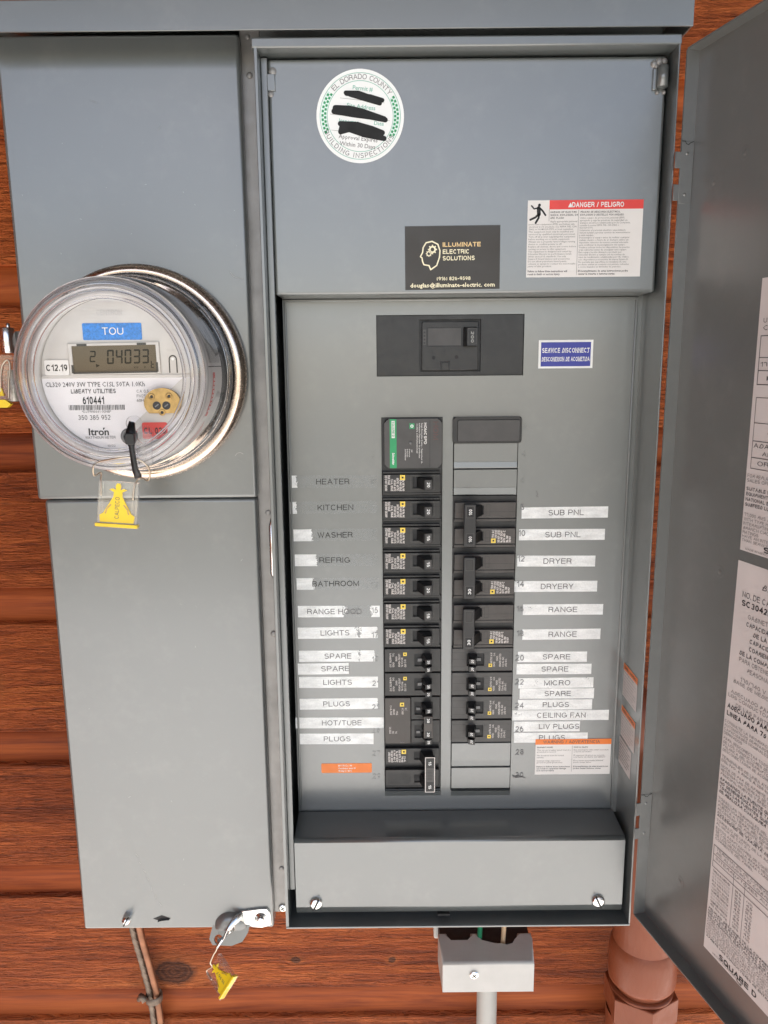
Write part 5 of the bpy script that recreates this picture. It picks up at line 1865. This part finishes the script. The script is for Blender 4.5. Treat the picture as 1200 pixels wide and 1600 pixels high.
# clear cover
b = B()
b.lathe(FM, 0, 0, [(87, 36), (86.5, 41), (83.5, 46), (81, 58), (79.4, 76), (78.2, 92), (76.8, 103), (74.6, 109), (71.4, 112.2), (68.4, 112.6), (67.2, 110.6), (65.4, 110.2), (64.4, 112.4), (62.6, 113.0), (60.8, 111.6), (59.4, 110.2), (57.8, 109.8)], GLASS_SIDE, 120)
b.lathe(FM, 0, 0, [(57.8, 109.8), (30, 110.2), (0, 110.4)], GLASS, 120)
b.build('glass_cover', meter)
# moulded ribs of the cover, solid clear plastic
RIB, nt, out = new_mat('solid_clear_plastic')
gb = nd(nt, 'BsdfGlass')
gb.inputs['IOR'].default_value = 1.5
gb.inputs['Roughness'].default_value = 0.02
gb.inputs['Color'].default_value = (0.98, 0.98, 0.99, 1)
nt.links.new(gb.outputs[0], out.inputs[0])
for rr, tr_, ww in ((73.2, 3.0, 108.6), (66.3, 1.7, 111.6), (59.8, 1.2, 111.2), (84.0, 1.6, 45.5)):
    b = B()
    b.lathe(FM, 0, 0, [(rr + tr_ * math.cos(R(a)), ww + tr_ * math.sin(R(a))) for a in range(0, 361, 30)], RIB, 120)
    b.build('cover_rib', meter)
# reset latch moulded on the cover
b = B()
FG = Fr((-197.6, -112.8, 1441))
b.lathe(FG, -0.8, 15.2, [(6.2, 0), (6.2, 3.4), (5.0, 5), (0, 5.4)], CLEARP, 28)
b.lathe(FG, 7.4, 6.0, [(7.2, 0), (7.2, 2.6), (5.6, 4.2), (0, 4.6)], CLEARP, 28)
b.prism(FG, rrect(-0.6, 12.2, -18.0, 8.0, 3.0, 4), 0, 5.2, CLEARP, 1.2, 3)
b.prism(FG, rrect(3.2, 8.6, -14.0, 4.0, 2.0, 4), 5.3, 7.4, CLEARP, 0.6, 2)
b.lathe(FG, -5.4, 5.0, [(6.6, 0.2), (6.6, 2.6), (4.2, 3.4), (4.2, 1.0), (0, 1.0)], MIDGREY, 28)
b.build('reset_latch', meter)

# black cable tie through the latch
b = B()
b.ribbon([((-201.2, -116.5, 1458.0), (-197.0, -117, 1457.0)), ((-203.6, -119.5, 1450), (-196.4, -119.5, 1449)), ((-203.4, -121.0, 1443), (-196.8, -121, 1443)), ((-201.4, -121.5, 1438), (-197.4, -121.5, 1438)), ((-200.8, -121.5, 1430), (-196.8, -121.5, 1430)), ((-200.2, -121.0, 1420), (-195.8, -121, 1420.4)), ((-199.2, -119, 1412.5), (-193.8, -119, 1414.2))], 2.4, BLACK)
b.prism(Fr((0, -120.5, 0)), rrect(-203.6, -196.2, 1440, 1449, 1.6, 4), 0, 3.6, BLACK, 0.6)
o = b.build('cable_tie')
o['label'] = 'black cable tie hooked through the clear latch on the meter cover'
o['category'] = 'cable tie'


# ------------------------------------------------------------------ yellow wire seals
def bez(pts, n=8):
    """smooth path through points (Catmull-Rom)"""
    P_ = [Vector(p) for p in pts]
    out = []
    for i in range(len(P_) - 1):
        p0, p1, p2, p3 = P_[max(i - 1, 0)], P_[i], P_[i + 1], P_[min(i + 2, len(P_) - 1)]
        for k in range(n):
            t_ = k / n
            out.append(0.5 * ((2 * p1) + (p2 - p0) * t_ + (2 * p0 - 5 * p1 + 4 * p2 - p3) * t_ ** 2 + (3 * p1 - p0 - 3 * p2 + p3) * t_ ** 3))
    out.append(P_[-1])
    return out


def seal(name, label, fr, wire, txt, sc_=1.0):
    """Clear flat case with a yellow insert; fr's origin is the middle of the case's bottom edge."""
    t = thing(name, label, 'seal', tuple(fr.o), 'yellow wire seals')
    k = sc_
    b = B()
    b.prism(fr, [(-16.5 * k, 2 * k), (16.5 * k, 2 * k), (16.5 * k, 38 * k), (-16.5 * k, 39 * k)], -2.0, 2.0, CLEARP, 0.4)
    for s_ in (-1, 1):
        b.prism(fr, rc(s_ * 15.4 * k - 1.3 * k, s_ * 15.4 * k + 1.3 * k, 2 * k, 38.4 * k), -2.4, 2.5, CLEARP, 0.3)
        b.prism(fr, rc(s_ * 12.4 * k - 0.5 * k, s_ * 12.4 * k + 0.5 * k, 12 * k, 37 * k), 2.05, 2.5, CLEARP)
    b.prism(fr, rc(-18.6 * k, 18.6 * k, -0.6 * k, 3.2 * k), -3.4, 3.6, CLEARP, 0.4)
    b.build('case', t)
    b = B()
    tri = [(-14, 3.6), (14, 3.6), (14.6, 9.5), (11.6, 11.5), (3.8, 25.5), (3.4, 29.5), (7.4, 31.6), (4.4, 32.6), (1.8, 31.4), (2.2, 34.6), (1.2, 37.0), (-1.2, 37.0), (-2.2, 34.6), (-1.8, 31.4), (-4.4, 32.6), (-7.4, 31.6), (-3.4, 29.5), (-3.8, 25.5), (-11.6, 11.5), (-14.6, 9.5)]
    b.prism(fr, [(u * k, v * k) for u, v in tri], 0.3, 2.3, YELLOW, 0.0)
    b.prism(fr, rc(-17.6 * k, 17.6 * k, -0.2 * k, 2.6 * k), -2.8, 3.85, YELLOW, 0.3)
    b.text(fr.rot(1.6 * k, 7.0 * k, 90, 2.3), txt, 0, 0, 3.6 * k, INKG, 0.12, wid=18.5 * k, bold=False)
    for s_ in (-1, 1):
        scribble(b, fr.rot(0, 0, 0, 2.3), [(s_ * 9.6 * k, 11.4 * k), (s_ * 8.6 * k, 15 * k), (s_ * 5.6 * k, 18.6 * k)], 0.7 * k, 0.12, BRASS)
    b.build('insert', t)
    b = B()
    b.tube(bez(wire), 0.75, WIREM, 8)
    b.build('wire', t)
    return t


ang = 5.0
fS = Fr((-227.5, -88, 1366.8), (math.cos(R(-5)), 0.05, math.sin(R(-5))), (-math.sin(R(-5)), 0.10, math.cos(R(-5))))
fS.N = fS.U.cross(fS.V)
p1, p2 = fS.at(-13.5, 26, 3.4), fS.at(13.0, 24, 3.4)
seal('meter_seal', 'yellow CALPECO wire seal hanging below the round meter', fS,
     [p1, fS.at(-14.3, 38.0, 3.0), fS.at(-15.6, 45, 0.5), Vector((-239.0, -100, 1412.5)), Vector((-236.0, -108, 1421)), Vector((-229, -112, 1425.5)), Vector((-214, -117.5, 1428.5)), Vector((-201, -119.0, 1429.5)), Vector((-192, -117, 1425)), Vector((-190.5, -108, 1417)), Vector((-195, -99, 1408)), fS.at(17.6, 43, 0.5), fS.at(13.8, 36.5, 3.0), p2], 'CALPECO')

a2 = -52
fT = Fr((-165.0, -40, 868.5), (math.cos(R(58)), 0.1, math.sin(R(58))), (-math.sin(R(58)) * 0.72, 0.70, math.cos(R(58)) * 0.72))
fT.N = fT.U.cross(fT.V)
fT.V = fT.N.cross(fT.U).normalized()
seal('hasp_seal', 'tilted yellow wire seal dangling from the hasp under the panel', fT,
     [Vector((-176.5, -26, 917)), Vector((-177.3, -33, 908)), Vector((-181.5, -30, 899)), Vector((-185.0, -31, 890.5)), Vector((-184.0, -29, 884)), fT.at(-11.5, 33, 0.5), fT.at(-11.5, 22, 1.0)], '15367', 0.80)

# ------------------------------------------------------------------ barrel lock at the left edge
t = thing('barrel_lock', 'bright steel barrel lock with clear seal at the left side of the meter', 'barrel lock', (-366, 40, 1495))
b = B()
FB = Fr((-365.8, 40, 0), (1, 0, 0), (0, 1, 0))
b.lathe(FB, 0, 0, [(0, 1514.4), (6.4, 1514.6), (7.0, 1515.4), (7.0, 1538.4), (6.4, 1539.2), (3, 1539.4), (0, 1539.5)], CHROME, 36)
b.lathe(FB, 1.4, 0, [(2.0, 1539.4), (2.0, 1542.6), (1.2, 1543.6), (0, 1543.8)], ZINC, 16)
b.build('barrel', t)
b = B()
b.box(-362, -317, 46, 50, 1516, 1536, GALV, 0.6)
b.build('bracket', t)
b = B()
b.lathe(Fr((-364.6, 39, 0), (1, 0, 0), (0, 1, 0)), 0, 0, [(0, 1468), (5.6, 1468.2), (5.0, 1484), (3.8, 1498), (0, 1499)], KNURL, 28)
b.build('ferrule', t)
b = B()
b.prism(Fr((0, 27, 0)), [(-388, 1466), (-361, 1466), (-355.5, 1509), (-357, 1513), (-388, 1513)], 0, 3.4, CLEARP, 0.5)
b.prism(Fr((0, 23.5, 0)), [(-384, 1470), (-364, 1470), (-359, 1505), (-384, 1505)], 0, 0.8, CLEARP, 0.2)
b.tube(bez([(-362, 22, 1471), (-360, 21, 1486), (-357.6, 22, 1502), (-360, 22, 1508), (-366, 22, 1500), (-369, 22, 1478)]), 0.8, WIREM, 8)
b.build('case', t)
b = B()
b.prism(Fr((0, 22, 0)), [(-386, 1463.0), (-362, 1463.0), (-358.0, 1466.4), (-363, 1470.5), (-386, 1471)], 0, 5.0, YELLOW, 0.3)
b.prism(Fr((0, 23, 0)), [(-386, 1474), (-366, 1474), (-369, 1486), (-386, 1488)], 0, 1.4, YELLOW)
b.build('insert', t)

# ------------------------------------------------------------------ things below the panel
def cable(name, label, pts, r, m, braided=False):
    b = B()
    P_ = bez(pts, 10)
    b.tube(P_, r, m, 14)
    if braided:
        for s_ in range(3):
            hel = []
            for i, p in enumerate(P_):
                a_ = i * 0.9 + s_ * 2.1
                hel.append(p + Vector((math.cos(a_), math.sin(a_), 0)) * r * 0.92)
            b.tube(hel, r * 0.28, m, 6)
    o = b.build(name)
    o['label'] = label
    o['category'] = 'cable'
    o['group'] = 'grounding cables below the panel'
    return o


cable('ground_cable', 'dull grey stranded ground cable running down the siding under the panel', [(-313, 92, 960), (-312.5, 92, 880), (-311.5, 98, 825), (-307.5, 112, 760), (-303, 118, 705), (-301, 120, 620), (-301, 121, 480), (-301, 121, 0)], 3.6, BRONZE, True)
cable('ground_cable', 'smooth copper ground cable running down the siding under the panel', [(-303.5, 90, 960), (-303, 90, 880), (-302, 96, 825), (-298, 110, 760), (-293.8, 117, 705), (-292, 119, 620), (-292, 120, 480), (-292, 120, 0)], 4.2, COPPER)
b = B()
b.lathe(Fr((-298, 116, 0), (1, 0, 0), (0, 1, 0)), 0, 0, [(9.5, 708), (10.6, 709), (10.6, 717), (9.5, 718)], BRONZE, 24)
b.tube([(-318, 118, 708), (-312, 112, 718), (-306, 110, 714)], 3.2, BRONZE, 10)
b.tube([(-317, 118, 716), (-310, 113, 708)], 2.4, BRONZE, 10)
o = b.build('cable_clamp')
o['label'] = 'dark twisted strap binding the two ground cables to the wall'
o['category'] = 'clamp'

# bonding block
t = thing('bonding_block', 'off white plastic bonding block with a screw below the panel', 'bonding block', (113, 75, 806))
b = B()
FT = Fr((0, 0, 838.5), (1, 0, 0), (0, 1, 0))
out_ = [(61.5, 25), (164.6, 25), (169.4, 62), (169.6, 72), (153, 72), (151.5, 60), (147, 52), (138, 49), (130, 52), (127, 57), (107, 57), (106, 72), (97.6, 72), (96, 57), (71, 57), (69.5, 72), (59.5, 72), (59.8, 60)]
b.prism(FT, out_, -38, 0, OFFWHITE, 3.0, 4)
blk = b.build('cover', t)
b = B()
b.box(57, 171, 108, 129, 800, 838, OFFWHITE, 2.0, 2)
b.box(62, 168, 62, 107, 800, 832, BLACK_DEEP)
b.build('base', t)
phillips('screw', front(25), 97.0, 823.5, 5.4, 2.8, ZINC, blk, 40)
for nm, lb, x, y, m_ in (('green_wire', 'green insulated wire from the panel into the white block', 108.5, 66, GREENW), ('tan_wire', 'tan insulated wire from the panel into the white block', 137.5, 62, TANW)):
    b = B()
    b.tube(bez([(x, y + 2, 965), (x + 0.4, y + 1, 900), (x + (0 if m_ is GREENW else -1.5), y, 860), (x - (0.5 if m_ is GREENW else 2.5), y, 828)]), 2.9 if m_ is GREENW else 2.7, m_, 12)
    o = b.build(nm)
    o['label'] = lb
    o['category'] = 'wire'
t = B()
FV = Fr((120.5, 84, 0), (1, 0, 0), (0, 1, 0))
t.lathe(FV, 0, 0, [(12.2, 0), (12.2, 790), (13.4, 791), (13.4, 800)], PVC, 40)
t.lathe(FV, 0, 0, [(0, 799), (13.0, 799.5)], BLACK_DEEP, 24)
o = t.build('grey_conduit')
o['label'] = 'slim grey plastic conduit pipe under the white bonding block'
o['category'] = 'conduit'

# brown conduit
t = thing('brown_conduit', 'thick brown painted conduit with coupling and hex nut beside the open door', 'conduit', (303, 66, 0))
FB = Fr((303, 70, 0), (1, 0, 0), (0, 1, 0))
b = B()
b.tube(bez([(243, 70, 1120), (268, 70, 1116), (293, 70, 1096), (303, 70, 1060), (303, 70, 1000), (303, 70, 900), (303, 70, 806)], 6), 35.0, BROWN, 40)
b.build('pipe', t)
b = B()
b.lathe(FB, 0, 0, [(35.0, 830), (37.2, 826), (38.8, 816), (39.2, 784), (38.4, 780), (36.4, 779.4), (35.0, 782), (35.0, 790)], BROWN, 64)
b.build('coupling', t)
b = B()
b.lathe(FB, 0, 0, [(32.5, 792), (32.5, 760)], BROWN, 48)
hexp = [(43.0 * math.cos(R(a)), 43.0 * math.sin(R(a))) for a in range(-90, 270, 60)]
b.prism(Fr((303, 70, 735), (1, 0, 0), (0, 1, 0)), hexp, 0, 32, BROWN, 1.6, 3)
b.lathe(FB, 0, 0, [(37, 767.1), (37, 770), (33, 771)], BROWN, 48)
b.build('locknut', t)
b = B()
b.lathe(FB, 0, 0, [(39, 0), (39, 735)], BROWN, 48)
b.build('lower_pipe', t)
